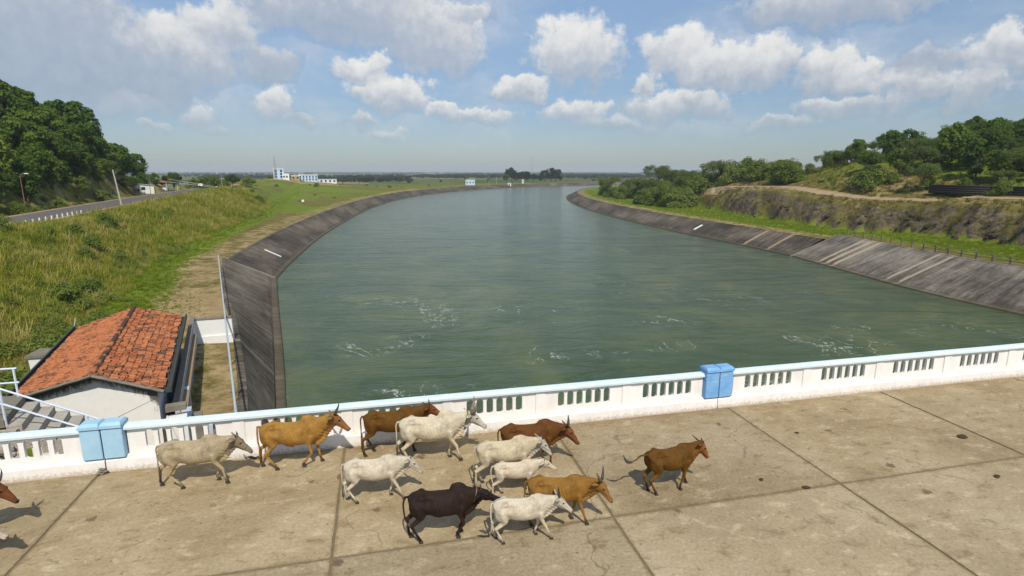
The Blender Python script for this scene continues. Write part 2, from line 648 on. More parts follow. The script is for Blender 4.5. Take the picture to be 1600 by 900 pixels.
# clay tiles, every tile its own tone, with dark lichen
m, n = new_mat('clay_tile')
p = geo(n)
r = orand(n)
a = n.noise(p, 1.5, 5, 0.65)
b = n.noise(p, 9, 5, 0.7)
col = n.ramp(r, [(0.0, (0.33, 0.105, 0.045)), (0.35, (0.43, 0.145, 0.058)), (0.7, (0.50, 0.19, 0.08)), (1.0, (0.38, 0.13, 0.06))])
dk = n.rng(n.math('ADD', n.math('MULTIPLY', b, 0.65), n.math('MULTIPLY', a, 0.5)), 0.54, 0.68)
col = n.mix(n.math('MULTIPLY', dk, 0.80), col, (0.05, 0.032, 0.022))
col = n.mix(n.math('MULTIPLY', n.rng(r, 0.86, 0.90), 0.62), col, (0.075, 0.05, 0.036))
n.bsdf(col, 0.85, n.bump(b, 0.3, 0.02), 0.2)
M['tile'] = m
plain('tile_dark', (0.075, 0.045, 0.03), 0.9, 0.4)
plain('old_concrete', (0.20, 0.18, 0.145), 0.9, 0.45, 2.0, bump=0.5, bd=0.05)
plain('dark_gutter', (0.055, 0.055, 0.05), 0.8, 0.35)
plain('wall_shade_tank_blue', (0.46, 0.52, 0.60), 0.85, 0.25, 3)  # courtyard wall's bluish shade put into its colour; plain paint on the tank
plain('pipe_paint', (0.46, 0.52, 0.56), 0.5, 0.25)
plain('asphalt', (0.115, 0.105, 0.10), 0.9, 0.22, 0.6)
plain('road_dirt', (0.30, 0.215, 0.125), 0.95, 0.3, 0.5, bump=0.5, bd=0.2)
plain('track_dirt', (0.34, 0.25, 0.15), 0.95, 0.3, 0.35, bump=0.5, bd=0.2)
plain('post_white', (0.72, 0.72, 0.70), 0.7, 0.2)
plain('steel_dark', (0.06, 0.06, 0.06), 0.5, 0.3, metal=0.0)
plain('pole_grey', (0.42, 0.40, 0.36), 0.7, 0.25)
plain('pipe_black', (0.022, 0.018, 0.017), 0.7, 0.35)
plain('wall_lightblue', (0.48, 0.63, 0.80), 0.8, 0.1, 0.4)
plain('wall_white', (0.76, 0.76, 0.74), 0.8, 0.12, 0.4)
plain('wall_tan', (0.42, 0.33, 0.22), 0.85, 0.2, 0.4)
plain('window_dark', (0.02, 0.025, 0.035), 0.3, 0.1)
plain('roof_rust', (0.24, 0.12, 0.07), 0.85, 0.35, 1.5)
plain('roof_sheet', (0.62, 0.60, 0.58), 0.6, 0.2, 1.5)
plain('blue_frame', (0.08, 0.20, 0.50), 0.6, 0.15)
plain('plant_red', (0.45, 0.05, 0.03), 0.7, 0.2)
plain('bark', (0.13, 0.095, 0.065), 0.95, 0.4, 4, bump=0.6, bd=0.05)
plain('horn', (0.055, 0.05, 0.045), 0.45, 0.4, 30)
plain('horn_pale', (0.20, 0.16, 0.115), 0.5, 0.5, 22)
plain('hoof', (0.05, 0.042, 0.035), 0.7, 0.3, 30)
plain('eye', (0.008, 0.006, 0.005), 0.15, 0.05)
plain('rope', (0.20, 0.13, 0.08), 0.9, 0.3, 30)
plain('bell', (0.12, 0.09, 0.05), 0.5, 0.3, 30)
plain('rock_face', (0.062, 0.048, 0.034), 0.95, 0.6, 1.3, bump=0.8, bd=0.2)
plain('rubble', (0.44, 0.40, 0.34), 0.9, 0.4, 2.2, bump=0.7, bd=0.08)
plain('fence_wood', (0.20, 0.17, 0.13), 0.85, 0.3)
plain('gauge_white', (0.80, 0.80, 0.78), 0.6, 0.08)

# hide: pigment pattern and painted hollow shade stored per vertex, dust and hair streaks on top
def hide(name, c, dark, warm, face):
    m, n = new_mat(name)
    oc = obj_co(n)
    pg = attr(n, 'points').outputs['Fac']
    bl = attr(n, 'belly').outputs['Fac']
    fc = attr(n, 'face').outputs['Fac']
    a = n.noise(oc, 4.0, 5, 0.65)
    b = n.noise(n.vmath('MULTIPLY', oc, (1.0, 1.0, 0.5)), 30, 5, 0.75)
    s2 = n.noise(oc, 9.0, 4, 0.65)
    col = n.mix(n.math('MULTIPLY', n.rng(a, 0.44, 0.72), 0.55), c, warm)
    col = n.mix(n.math('MULTIPLY', bl, 0.55), col, warm)
    col = n.mix(n.math('MULTIPLY', fc, 0.75), col, face)
    col = n.mix(n.rng(n.math('ADD', pg, n.math('MULTIPLY', n.math('SUBTRACT', s2, 0.5), 0.7)), 0.40, 0.9), col, dark)
    col = n.mix(n.math('MULTIPLY', n.rng(n.noise(oc, 2.3, 5, 0.6), 0.46, 0.70), 0.50), col, dark)
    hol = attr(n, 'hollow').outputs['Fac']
    col = n.mix(n.math('MULTIPLY', hol, 0.30), col, dark)  # shade painted into the dents of flank and shoulder
    k = n.math('MULTIPLY_ADD', n.math('SUBTRACT', b, 0.5), 0.85, 1.0)
    cs = n.vmath('SCALE', col)
    n.put(cs.node, 'Scale', k)
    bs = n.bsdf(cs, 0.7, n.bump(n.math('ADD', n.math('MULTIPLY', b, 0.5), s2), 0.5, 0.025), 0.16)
    M[name] = m


hide('hide_grey_cream', (0.36, 0.295, 0.19), (0.10, 0.07, 0.045), (0.44, 0.33, 0.17), (0.18, 0.14, 0.10))
hide('hide_tan', (0.30, 0.155, 0.030), (0.09, 0.05, 0.02), (0.42, 0.24, 0.07), (0.24, 0.10, 0.04))
hide('hide_golden', (0.23, 0.112, 0.020), (0.09, 0.045, 0.015), (0.33, 0.175, 0.042), (0.21, 0.105, 0.03))
hide('hide_brown', (0.108, 0.048, 0.006), (0.032, 0.013, 0.005), (0.165, 0.076, 0.009), (0.26, 0.10, 0.03))
hide('hide_red', (0.112, 0.042, 0.008), (0.033, 0.014, 0.007), (0.17, 0.074, 0.013), (0.17, 0.06, 0.022))
hide('hide_white', (0.54, 0.48, 0.38), (0.20, 0.15, 0.10), (0.66, 0.54, 0.36), (0.46, 0.41, 0.33))
hide('hide_bull', (0.54, 0.48, 0.36), (0.22, 0.17, 0.11), (0.68, 0.54, 0.33), (0.50, 0.46, 0.40))
hide('hide_cream', (0.50, 0.43, 0.295), (0.18, 0.13, 0.08), (0.66, 0.53, 0.34), (0.40, 0.38, 0.35))
hide('hide_black', (0.022, 0.012, 0.009), (0.010, 0.008, 0.007), (0.042, 0.022, 0.014), (0.014, 0.010, 0.009))
hide('hide_calf', (0.56, 0.49, 0.38), (0.32, 0.24, 0.15), (0.68, 0.55, 0.36), (0.56, 0.48, 0.38))

# ground: dry grass, lush grass, bare earth and rock, laid out by masks that say what grows where
m, n = new_mat('ground')
p = geo(n)
msk = attr(n, 'zone').outputs['Color']
sc = n.add('ShaderNodeSeparateColor', {0: msk})
dirt, lush, rock = sc.outputs[0], sc.outputs[1], sc.outputs[2]
farm = attr(n, 'far').outputs['Fac']
a = n.noise(p, 0.05, 6, 0.6)
b = n.noise(p, 0.5, 6, 0.68)
c = n.noise(p, 4.0, 5, 0.7)
dry = n.ramp(b, [(0.3, (0.085, 0.080, 0.020)), (0.5, (0.14, 0.118, 0.032)), (0.7, (0.21, 0.165, 0.06))])
grn = n.ramp(b, [(0.3, (0.085, 0.125, 0.012)), (0.55, (0.14, 0.19, 0.018)), (0.75, (0.20, 0.225, 0.035))])
earth = n.ramp(b, [(0.3, (0.23, 0.165, 0.075)), (0.6, (0.34, 0.255, 0.13)), (0.8, (0.44, 0.34, 0.19))])
stone = n.ramp(n.noise(p, 0.9, 7, 0.75, 0.6), [(0.32, (0.028, 0.022, 0.016)), (0.48, (0.095, 0.075, 0.05)), (0.6, (0.17, 0.135, 0.085)), (0.75, (0.27, 0.23, 0.17))])
j = n.math('MULTIPLY', n.math('SUBTRACT', b, 0.5), 1.0)
col = n.mix(n.rng(n.math('ADD', lush, j), 0.35, 0.65), dry, grn)
col = n.mix(n.rng(n.math('ADD', dirt, j), 0.40, 0.70), col, earth)
col = n.mix(n.rng(n.math('ADD', rock, n.math('MULTIPLY', j, 1.2)), 0.38, 0.62), col, stone)
fld = n.add('ShaderNodeTexVoronoi', {'Vector': n.vmath('MULTIPLY', p, (0.006, 0.0025, 0.0)), 'Scale': 1.0}, feature='F1')
fc = n.ramp(n.add('ShaderNodeSeparateColor', {0: fld.outputs['Color']}).outputs[0], [(0.0, (0.05, 0.08, 0.02)), (0.35, (0.09, 0.12, 0.03)), (0.6, (0.16, 0.17, 0.06)), (0.85, (0.26, 0.22, 0.11)), (1.0, (0.07, 0.11, 0.03))])
fc = n.mix(n.rng(n.noise(p, 0.02, 5, 0.7), 0.5, 0.6), fc, (0.035, 0.06, 0.018))
col = n.mix(farm, col, fc)
k = n.math('MULTIPLY_ADD', n.math('SUBTRACT', c, 0.5), 0.7, 1.0)
cs = n.vmath('SCALE', col)
n.put(cs.node, 'Scale', k)
n.bsdf(cs, 0.95, n.bump(n.math('ADD', b, n.math('MULTIPLY', c, 0.4)), 0.6, 0.25), 0.1)
M['ground'] = m

# canal lining: weathered dark concrete with streaks running down the slope
def lining(name, lo, mid, hi, pale, seams=True):
    m, n = new_mat(name)
    uv = n.add('ShaderNodeAttribute', attribute_name='along')
    u = n.add('ShaderNodeSeparateXYZ', {0: uv.outputs['Vector']})
    uu, vv = u.outputs[0], u.outputs[1]
    p = geo(n)
    stv = n.comb(n.math('MULTIPLY', uu, 1.0), n.math('MULTIPLY', vv, 0.30), 0.0)
    st = n.noise(stv, 1.1, 6, 0.7)
    st2 = n.noise(stv, 5.0, 4, 0.7)
    lg = n.noise(n.comb(n.math('MULTIPLY', uu, 0.05), n.math('MULTIPLY', vv, 0.2), 3.0), 1.0, 4, 0.6)
    b = n.noise(p, 2.5, 6, 0.7)
    f = n.math('ADD', n.math('MULTIPLY', st, 0.55), n.math('ADD', n.math('MULTIPLY', st2, 0.25), n.math('MULTIPLY', b, 0.2)))
    f = n.math('ADD', f, n.math('MULTIPLY', n.math('SUBTRACT', lg, 0.5), 0.6))
    col = n.ramp(f, [(0.38, lo), (0.50, mid), (0.63, hi)])
    pa = attr(n, 'pale').outputs['Fac']
    col = n.mix(n.rng(n.math('ADD', pa, n.math('MULTIPLY', n.math('SUBTRACT', st2, 0.5), 0.8)), 0.4, 0.75), col, pale)
    col = n.mix(n.math('MULTIPLY', n.rng(n.math('ADD', vv, n.math('MULTIPLY', n.math('SUBTRACT', b, 0.5), 0.7)), 1.0, 0.7), 0.55), col, (0.10, 0.08, 0.052))
    col = n.mix(n.math('MULTIPLY', n.rng(vv, 0.52, 0.30), 0.85), col, (0.045, 0.042, 0.028))
    n.bsdf(col, 0.9, n.bump(n.math('ADD', f, n.math('MULTIPLY', b, 0.5)), 0.5, 0.08), 0.2)
    M[name] = m


lining('lining_dark', (0.038, 0.032, 0.025), (0.086, 0.072, 0.056), (0.19, 0.16, 0.122), (0.36, 0.29, 0.19))
lining('lining_grey', (0.062, 0.055, 0.045), (0.165, 0.145, 0.117), (0.33, 0.295, 0.25), (0.42, 0.34, 0.24))
lining('lining_wing', (0.042, 0.035, 0.026), (0.10, 0.085, 0.063), (0.21, 0.18, 0.135), (0.33, 0.29, 0.235))

# water: silty green canal, small wind waves, boils and foam threads below the gates
m, n = new_mat('water')
p = geo(n)
sp = n.add('ShaderNodeSeparateXYZ', {0: p})
dist = n.vmath('LENGTH', p)
wv = n.vmath('MULTIPLY', p, (0.55, 1.0, 1.0))
wvr = n.add('ShaderNodeVectorRotate', {'Vector': wv, 'Angle': 0.35}, rotation_type='Z_AXIS').outputs[0]
h1 = n.noise(wvr, 0.9, 6, 0.62, 0.6)
h2 = n.noise(wvr, 3.6, 4, 0.6, 0.3)
h3 = n.noise(p, 0.09, 4, 0.6, 1.2)
near = n.rng(dist, 190, 45)
h4 = n.noise(n.vmath('MULTIPLY', wvr, (0.5, 1.0, 1.0)), 0.22, 4, 0.55, 1.2)
hh = n.math('ADD', n.math('MULTIPLY', h4, 3.0), n.math('ADD', n.math('MULTIPLY', h1, 1.0), n.math('MULTIPLY', h2, 0.3)))
nb = n.add('ShaderNodeBump', {'Height': hh, 'Strength': 0.34, 'Distance': 0.5})
silt = n.ramp(h3, [(0.32, (0.034, 0.062, 0.018)), (0.5, (0.056, 0.086, 0.026)), (0.68, (0.095, 0.118, 0.034))])
# foam threads: thin bands where warped noise crosses a level, only where the flow is rough
fw_ = n.add('ShaderNodeTexNoise', {'Vector': n.vmath('MULTIPLY', p, (1.0, 0.75, 1.0)), 'Scale': 0.22, 'Detail': 6, 'Roughness': 0.62, 'Distortion': 1.6})
band = n.math('ABSOLUTE', n.math('SUBTRACT', fw_.outputs['Fac'], 0.5))
thread = n.rng(band, 0.020, 0.003)
patch = n.rng(n.noise(n.vmath('ADD', p, (31.0, 12.0, 0.0)), 0.10, 3, 0.5), 0.50, 0.66)
brk = n.rng(n.noise(p, 1.1, 5, 0.75), 0.42, 0.58)
foam = n.math('MULTIPLY', n.math('MULTIPLY', thread, patch), n.math('MULTIPLY', brk, n.rng(dist, 98, 46)))
fb = n.math('MULTIPLY', n.rng(n.noise(p, 0.16, 6, 0.7, 1.0), 0.675, 0.73), n.math('MULTIPLY', brk, n.rng(dist, 85, 55)))
foam = n.math('MAXIMUM', foam, fb)
foam = n.math('MULTIPLY', foam, 0.75)
col = n.mix(foam, silt, (0.62, 0.66, 0.62))
bs = n.bsdf(col, n.math('MULTIPLY_ADD', foam, 0.5, 0.13), nb.outputs[0], 0.5, IOR=1.333)
M['water'] = m


# leaves: tone per tree and per clump
def leafmat(name, stops, rough=0.6, trans=0.5, nscale=0.35):
    m, n = new_mat(name)
    p = geo(n)
    r = orand(n)
    a = n.noise(p, nscale, 3, 0.6)
    b = n.noise(p, 3.0, 3, 0.7)
    f = n.math('ADD', n.math('MULTIPLY', r, 0.30), n.math('ADD', n.math('MULTIPLY', a, 0.5), n.math('MULTIPLY', b, 0.25)))
    col = n.ramp(f, stops)
    d = n.add('ShaderNodeBsdfPrincipled', {'Base Color': col, 'Roughness': rough, 'Specular IOR Level': 0.25})
    t = n.add('ShaderNodeBsdfTranslucent', {'Color': col})
    mx = n.add('ShaderNodeMixShader', {0: trans, 1: d.outputs[0], 2: t.outputs[0]})
    n.add('ShaderNodeOutputMaterial', {'Surface': mx.outputs[0]})
    M[name] = m


leafmat('leaf_teak', [(0.3, (0.060, 0.118, 0.014)), (0.5, (0.110, 0.194, 0.022)), (0.7, (0.192, 0.276, 0.036)), (0.85, (0.240, 0.276, 0.048))])
leafmat('leaf_dark', [(0.3, (0.062, 0.112, 0.018)), (0.55, (0.110, 0.181, 0.025)), (0.8, (0.181, 0.250, 0.037))])
leafmat('leaf_bush', [(0.3, (0.125, 0.185, 0.030)), (0.5, (0.19, 0.255, 0.046)), (0.75, (0.255, 0.30, 0.068))])
leafmat('leaf_feather', [(0.3, (0.100, 0.150, 0.035)), (0.55, (0.150, 0.213, 0.050)), (0.8, (0.213, 0.263, 0.062))])
leafmat('leaf_far', [(0.3, (0.026, 0.045, 0.014)), (0.55, (0.042, 0.066, 0.02)), (0.8, (0.08, 0.10, 0.032))])


def grassmat(name, stops):
    m, n = new_mat(name)
    p = geo(n)
    r = orand(n)
    a = n.noise(p, 0.075, 7, 0.72)
    f = n.math('ADD', n.math('MULTIPLY', r, 0.30), n.math('MULTIPLY', a, 0.84))
    col = n.ramp(f, stops)
    d = n.add('ShaderNodeBsdfDiffuse', {'Color': col})
    t = n.add('ShaderNodeBsdfTranslucent', {'Color': col})
    mx = n.add('ShaderNodeMixShader', {0: 0.35, 1: d.outputs[0], 2: t.outputs[0]})
    n.add('ShaderNodeOutputMaterial', {'Surface': mx.outputs[0]})
    M[name] = m


grassmat('grass_tall', [(0.32, (0.10, 0.175, 0.014)), (0.46, (0.21, 0.26, 0.026)), (0.60, (0.35, 0.335, 0.06)), (0.76, (0.47, 0.39, 0.14))])
grassmat('grass_hill', [(0.3, (0.055, 0.085, 0.010)), (0.5, (0.11, 0.115, 0.020)), (0.65, (0.175, 0.145, 0.038)), (0.8, (0.23, 0.175, 0.06))])
grassmat('grass_green', [(0.3, (0.10, 0.155, 0.010)), (0.55, (0.165, 0.225, 0.014)), (0.8, (0.24, 0.27, 0.035))])

# ---------------------------------------------------------------- canal and terrain layout (metres; deck top is z = 0)
ZW = -8.5
LW1 = np.array([(-4.0, 14), (-5.4, 26), (-7.3, 38.8), (-9.2, 50.4), (-12.1, 66.8), (-16.1, 90.1)], float)
LT1 = np.array([(-4.1, 14), (-6.0, 23), (-7.3, 30.6), (-10.2, 42.8), (-12.1, 50.1), (-16.2, 64.2), (-22.2, 89.2)], float)
LW2, LU = resample([(-16.1, 90.1), (-16.2, 97), (-15.9, 119), (-15.2, 140), (-13.0, 173), (-9.2, 214), (-3.0, 264), (7.5, 322), (23.5, 382),
                    (45, 435), (75, 490), (112, 545), (160, 596), (215, 632), (290, 662), (400, 690), (700, 715)], 1.2)
RW1, RU1 = resample([(71, -40), (71, 10), (71, 47.3), (71.6, 60.4), (73.9, 73.5), (77.7, 92.6)], 0.5)
RW2, RU2 = resample([(77.7, 92.6), (78.3, 112), (78.6, 137), (82.0, 187), (92.0, 254), (107, 314), (127, 372), (165, 445), (225, 510), (310, 560),
                     (430, 596), (700, 625)], 1.2)
ZL1, ZL2, ZR1, ZR2 = -5.0, -5.4, -4.5, -5.4
LT2 = offset(LW2, 5.7)
RT1 = offset(RW1, -8.0)
RT2 = offset(RW2, -5.8)
LTOP = np.vstack([LT1, LT2[2:]])
RTOP = np.vstack([RT1, RT2[2:]])
LCO = np.vstack([LT1, LT2[2::14]])
RCO = np.vstack([RT1[::14], RT2[2::14]])
CANAL = np.vstack([LCO, RCO[::-1]])
TOE = np.array([(-10, -60), (-10, 0), (-14, 14), (-20, 30), (-25, 54), (-32.5, 88), (-35.0, 121), (-36, 181), (-40, 233), (-46, 300), (-50, 420)], float)
ROAD = np.array([(-46, -40), (-47, 20), (-49, 60), (-51.5, 92), (-55, 124), (-58.5, 160), (-61, 195), (-63, 228), (-66, 262), (-72, 320)], float)
ROAD, RDU = resample(ROAD, 3.0)
ROADC = ROAD[::9]
FOOT = np.array([(92, -40), (93, 20), (98, 62), (100, 80), (101, 100), (101.5, 120), (103, 141), (107, 160), (115, 184), (127, 240), (140, 300), (170, 360), (230, 440)], float)
TRACK, TKU = resample([(117, -30), (117, 30), (116.5, 70), (115, 90), (113, 110), (113.5, 128), (118, 150), (121, 186), (128, 215)], 3.0)


def zroad(s):
    return 0.25 + 0.9 * sstep(60, 300, s)


HL = bearing(55, 195)
HL2 = bearing(165, 205)
HL3 = bearing(-200, 160)
HR = bearing(1600, 205)
HR2 = bearing(1420, 225)
HB = bearing(440, 425)


def gauss(P, c, sx, sy, rot=0.0):
    d = P - np.asarray(c)
    cr, sr = math.cos(rot), math.sin(rot)
    u = d[:, 0] * cr + d[:, 1] * sr
    v = -d[:, 0] * sr + d[:, 1] * cr
    return np.exp(-(u / sx) ** 2 - (v / sy) ** 2)


def terrain(P, masks=False):
    P = np.asarray(P, float)
    x, y = P[:, 0], P[:, 1]
    r = np.hypot(x, y)
    dl, _ = pl_dist(P, LCO)
    dr, _ = pl_dist(P, RCO)
    ins = in_poly(P, CANAL)
    left = np.abs(dl) < np.abs(dr)
    n1 = fbm(x * 0.05, y * 0.05, 4)
    n2 = fbm(x * 0.35 + 9, y * 0.35, 4)
    # left bank
    dt, _ = pl_dist(P, TOE)
    dd, sr_ = pl_dist(P, ROADC)
    ztop_l = np.where(y < 88, ZL1, ZL2)
    amp = 5.2 + 0.9 * sstep(100, 260, y) - 4.5 * sstep(260, 420, y)
    up = sstep(-1.0, 13.0, dt) * amp * (1 + 0.25 * n1)
    hl = ztop_l + up + n2 * 0.35 * sstep(0, 5, dt) + 0.15 * n2
    zr = zroad(sr_)
    nroad = sstep(6.0, 3.4, np.abs(dd))
    rmask = (y < 330)
    # hill and cut bank left of the road
    hill = 12.5 * gauss(P, HL, 36, 38) + 3.0 * gauss(P, HL2, 22, 26) + 7 * gauss(P, HL3, 55, 50)
    dh = dd - 5.0
    bank = np.clip(dh, 0, 1e9)
    bankh = (1 - np.exp(-np.clip(bank - 5, 0, 1e9) / 12.0)) * hill + sstep(3.5, 8.5, dh + 5 * n1 + 2 * n2) * np.minimum(hill, 5) * 0.62 * (0.8 + 1.2 * np.clip(n1 + n2 * 0.5, -0.3, 0.5))
    hl = hl + np.where(dh > 0, bankh, 0)
    hl = np.where(rmask, hl * (1 - nroad) + (zr - 0.06) * nroad, hl)
    hl = hl + 6.6 * gauss(P, HB, 55, 60) * 1.0
    # right bank: berm, rock cut, bench with a dirt track, hill
    df, _ = pl_dist(P, FOOT)
    df = -df
    zt_r = np.where(y < 92, ZR1, ZR2)
    cl = 5.9 + 1.6 * sstep(110, 145, y) - 5.2 * sstep(180, 235, y)
    rough = fbm(x * 0.16, y * 0.16, 4)
    dfr = df + 4.0 * rough + 2.2 * n2
    stepn = 0.55 * sstep(0.0, 2.2, dfr) + 0.45 * sstep(3.2, 7.5, dfr)
    hr = zt_r + 0.1 + stepn * cl + n2 * 0.9 * sstep(0, 3, dfr) * sstep(16, 6, df) + 0.12 * n2
    hr = hr + sstep(5, 17, df) * 1.1
    hill_r = 8.5 * gauss(P, HR, 75, 55, -0.3) + 4 * gauss(P, HR2, 52, 42)
    dk, _ = pl_dist(P, TRACK[::8])
    dk = -dk
    hr = hr + np.clip(1 - np.exp(-np.clip(dk - 3, 0, 1e9) / 16.0), 0, 1) * hill_r * (1 + 0.35 * n1) + sstep(6, 40, dk) * 1.2 * (n1 + 0.5 * n2)
    far = sstep(430, 760, r)
    hfar = -6.2 + 5.0 * fbm(x * 0.0016, y * 0.0016, 3) * sstep(900, 2500, r) + 1.2 * fbm(x * 0.01, y * 0.01, 3)
    nb_ = sstep(30, 90, np.minimum(np.abs(dl), np.abs(dr)))
    hl = hl * (1 - far * nb_) + hfar * far * nb_
    hr = hr * (1 - far * nb_) + hfar * far * nb_
    h = np.where(left, hl, hr)
    edge = np.minimum(np.abs(dl), np.abs(dr))
    zt = np.where(left, ztop_l, zt_r)
    h = np.where(ins, np.maximum(zt - 0.5 - edge * np.where(left & (y < 90), 4.0, 0.8), -12.0), h)
    k = sstep(2.6, 0.8, edge)
    h = np.where(~ins, h * (1 - k) + (zt - 0.06) * k, h)
    under = (y < 16.5) & (y > -10)
    h = np.where(under, np.minimum(h, -1.2), h)
    if not masks:
        return h
    dirt = np.zeros(len(P))
    lush = np.zeros(len(P))
    rock = np.zeros(len(P))
    # left berm: trodden tan turf by the lining, a lush strip below the tall grass
    berm_l = left & (dt < 1)
    wl = np.abs(dl)
    dirt = np.where(berm_l, 0.50 * sstep(13, 4, wl) + 0.05, dirt)
    dirt = dirt + np.where(left, 0.85 * gauss(P, (-17.5, 55), 3.2, 6.5), 0) + np.where(left, 0.45 * gauss(P, (-8.4, 27), 1.6, 4.0, 0.24), 0)
    lush = np.where(left, 0.95 * sstep(-8, -3.5, dt) * sstep(4.0, 0.5, dt), lush)
    lush = np.where(left & (y > 190), lush + 0.65 * sstep(0.0, 0.2, n1) + 0.42, lush)
    lush = np.where(left & (dh > 0), 0.45 + 1.6 * n1, lush)
    dirt = np.where(left & (np.abs(dd) < 8) & rmask, sstep(7.5, 4.5, np.abs(dd)) * 0.9, dirt)
    bsel = left & (dh > 2.5) & (dh < 13) & rmask
    dirt = np.where(bsel, 0.42 + 1.5 * n1, dirt)
    rock = np.where(left & (dh > 0.5) & (dh < 9) & rmask, 0.30 + 1.2 * n2 + 0.9 * n1, rock)
    # right
    R = ~left
    lush = np.where(R & (dfr < 0.6), 0.92 * sstep(2.5, 6.0, np.abs(dr)), lush)
    dirt = np.where(R & (dfr < 0.6), 0.55 * sstep(9, 4, np.abs(dr)) * sstep(80, 100, y), dirt)
    rk = R & (dfr > 0.3) & (df < 12)
    rock = np.where(rk, (0.68 + 1.6 * n2) * sstep(9.5, 4, dfr) * sstep(215, 140, y), rock)
    dirt = np.where(R & (dfr > 0.6) & (dk < 6), 0.42 + 0.9 * n1, dirt)
    lush = np.where(R & (dk > 4), 0.38 + 1.5 * n1, lush)
    dirt = np.where(R & (dk > 4), 0.34 - 1.3 * n1 + 0.8 * n2, dirt)
    dirt = np.where(R & (np.abs(dk) < 4), 0.8 * sstep(4, 2, np.abs(dk)), dirt)
    d_b = gauss(P, HB + np.array([14, -16]), 45, 14)
    dirt = dirt + 0.75 * d_b
    farm = far * nb_
    return h, dirt, lush, rock, farm


# polar sheet, dense in front of the lens' field, coarse behind, out to the horizon
th = np.concatenate([np.linspace(-180, -62, 60)[:-1], np.linspace(-62, 62, 640), np.linspace(62, 180, 60)[1:-1]])
th = np.radians(th) + YAW
rr = np.concatenate([[2.0, 8.0], np.geomspace(15, 9500, 520)])
X = rr[:, None] * np.sin(th)[None, :]
Y = rr[:, None] * np.cos(th)[None, :]
P = np.stack([X.ravel(), Y.ravel()], 1)
h, dirt, lush, rock, farm = terrain(P, True)
V = np.column_stack([P, h])
F = grid_faces(len(rr), len(th), wrap=True)[:, ::-1]
me = fastmesh('ground', V, quads=F, smooth=True)
set_attr(me, 'zone', np.column_stack([np.clip(dirt, 0, 1), np.clip(lush, 0, 1), np.clip(rock, 0, 1), np.ones(len(P))]), 'FLOAT_COLOR')
set_attr(me, 'far', farm)
tag(link('ground', me, M['ground']), kind='structure')


def hz(x, y):
    return float(terrain(np.array([[x, y]]))[0])


def loft(name, rows, m, along=None, pale=None, smooth=False):
    rows = np.asarray(rows, float)           # (cross, length, 3)
    k, L = rows.shape[:2]
    me = fastmesh(name, rows.reshape(-1, 3), quads=grid_faces(k, L), smooth=smooth)
    if along is not None:
        v = np.linspace(0, 1, k) if along[1] is None else along[1]
        uv = np.zeros((k, L, 3))
        uv[:, :, 0] = along[0][None, :]
        uv[:, :, 1] = np.asarray(v)[:, None]
        set_attr(me, 'along', uv.reshape(-1, 3), 'FLOAT_VECTOR')
    if pale is not None:
        set_attr(me, 'pale', np.tile(pale, (k, 1)).ravel())
    return link(name, me, m)


def bank(name, wline, tline, zt, m, u, pale=None, lip=0.7):
    """sloping concrete lining from below the water to a lip on the berm; v in metres above the lowest edge"""
    L = len(u)
    wl, tl = wline[:, :2], tline[:, :2]
    d = tl - wl
    out = d / np.linalg.norm(d, axis=1)[:, None]
    rows = []
    vs = []
    def row(p, z, v):
        rows.append(np.column_stack([p, np.full(L, z) if np.isscalar(z) else z]))
        vs.append(v)
    row(wl - d * 0.5, ZW - 0.5 * (zt - ZW), 0.0)
    row(wl - d * 0.02 - out * 0.5, ZW - 0.12, 0.25)
    row(wl - out * 0.45, ZW + 0.16, 0.40)          # small ledge at the waterline
    row(wl + out * 0.25, ZW + 0.20, 0.62)
    for t in (0.12, 0.35, 0.6, 0.85, 1.0):
        row(wl + d * t, ZW + 0.2 + t * (zt - ZW - 0.2), 0.75 + t * 4)
    row(tl + out * 0.02, zt + 0.07, 4.8)
    row(tl + out * lip, zt + 0.07, 5.2)
    row(tl + out * (lip + 0.05), zt - 0.5, 5.4)
    if (d[0, 0] * np.gradient(wl[:, 1])[0] - d[0, 1] * np.gradient(wl[:, 0])[0]) < 0:
        pass
    o = loft(name, rows, m, (u, vs), pale)
    bm = bmesh.new()
    bm.from_mesh(o.data)
    bmesh.ops.recalc_face_normals(bm, faces=bm.faces[:])
    bm.to_mesh(o.data)
    bm.free()
    return tag(o, kind='structure')


def pale_at(u, spots, base=0.0):
    p = np.full(len(u), base)
    for c, wd, a in spots:
        p = np.maximum(p, a * np.clip(1.4 - np.abs(u - c) / (wd * 0.5), 0, 1))
    return p


lw1, lu1 = resample(LW1, 0.5)
t_ = np.linspace(0, 1, len(lw1))
lt_s, lt_u = resample(LT1, 0.25)
lt1 = np.column_stack([np.interp(t_, np.linspace(0, 1, len(lt_s)), lt_s[:, c]) for c in (0, 1)])
bank('wing_wall', lw1, lt1, ZL1, M['lining_wing'], lu1, pale_at(lu1, [(31, 2.0, .55), (25, 1.2, .5), (46, .8, .4)], 0.12), lip=0.5)
bank('canal_lining', LW2, LT2, ZL2, M['lining_dark'], LU, pale_at(LU, [(44, 1.5, .5), (52, 1, .5), (75, 1.5, .5), (120, 4, .4), (175, 5, .4)], 0.0))
bank('canal_lining', RW1, RT1, ZR1, M['lining_grey'], RU1 - RU1[-1], pale_at(RU1 - RU1[-1], [(-8.2, .9, .9), (-10.2, 1.2, .95), (-12.3, 1.1, .9), (-25.5, .7, .95), (-28.0, .7, .95), (-19, 1.2, .45), (-21.5, 1, .5), (-33, 1.2, .5)], 0.08))
bank('canal_lining', RW2, RT2, ZR2, M['lining_dark'], RU2, pale_at(RU2, [(8.5, 1.0, .8), (13.6, 1.1, .8), (16.4, 1.6, .85), (4.0, .5, .5), (60, 2, .3)], 0.0))
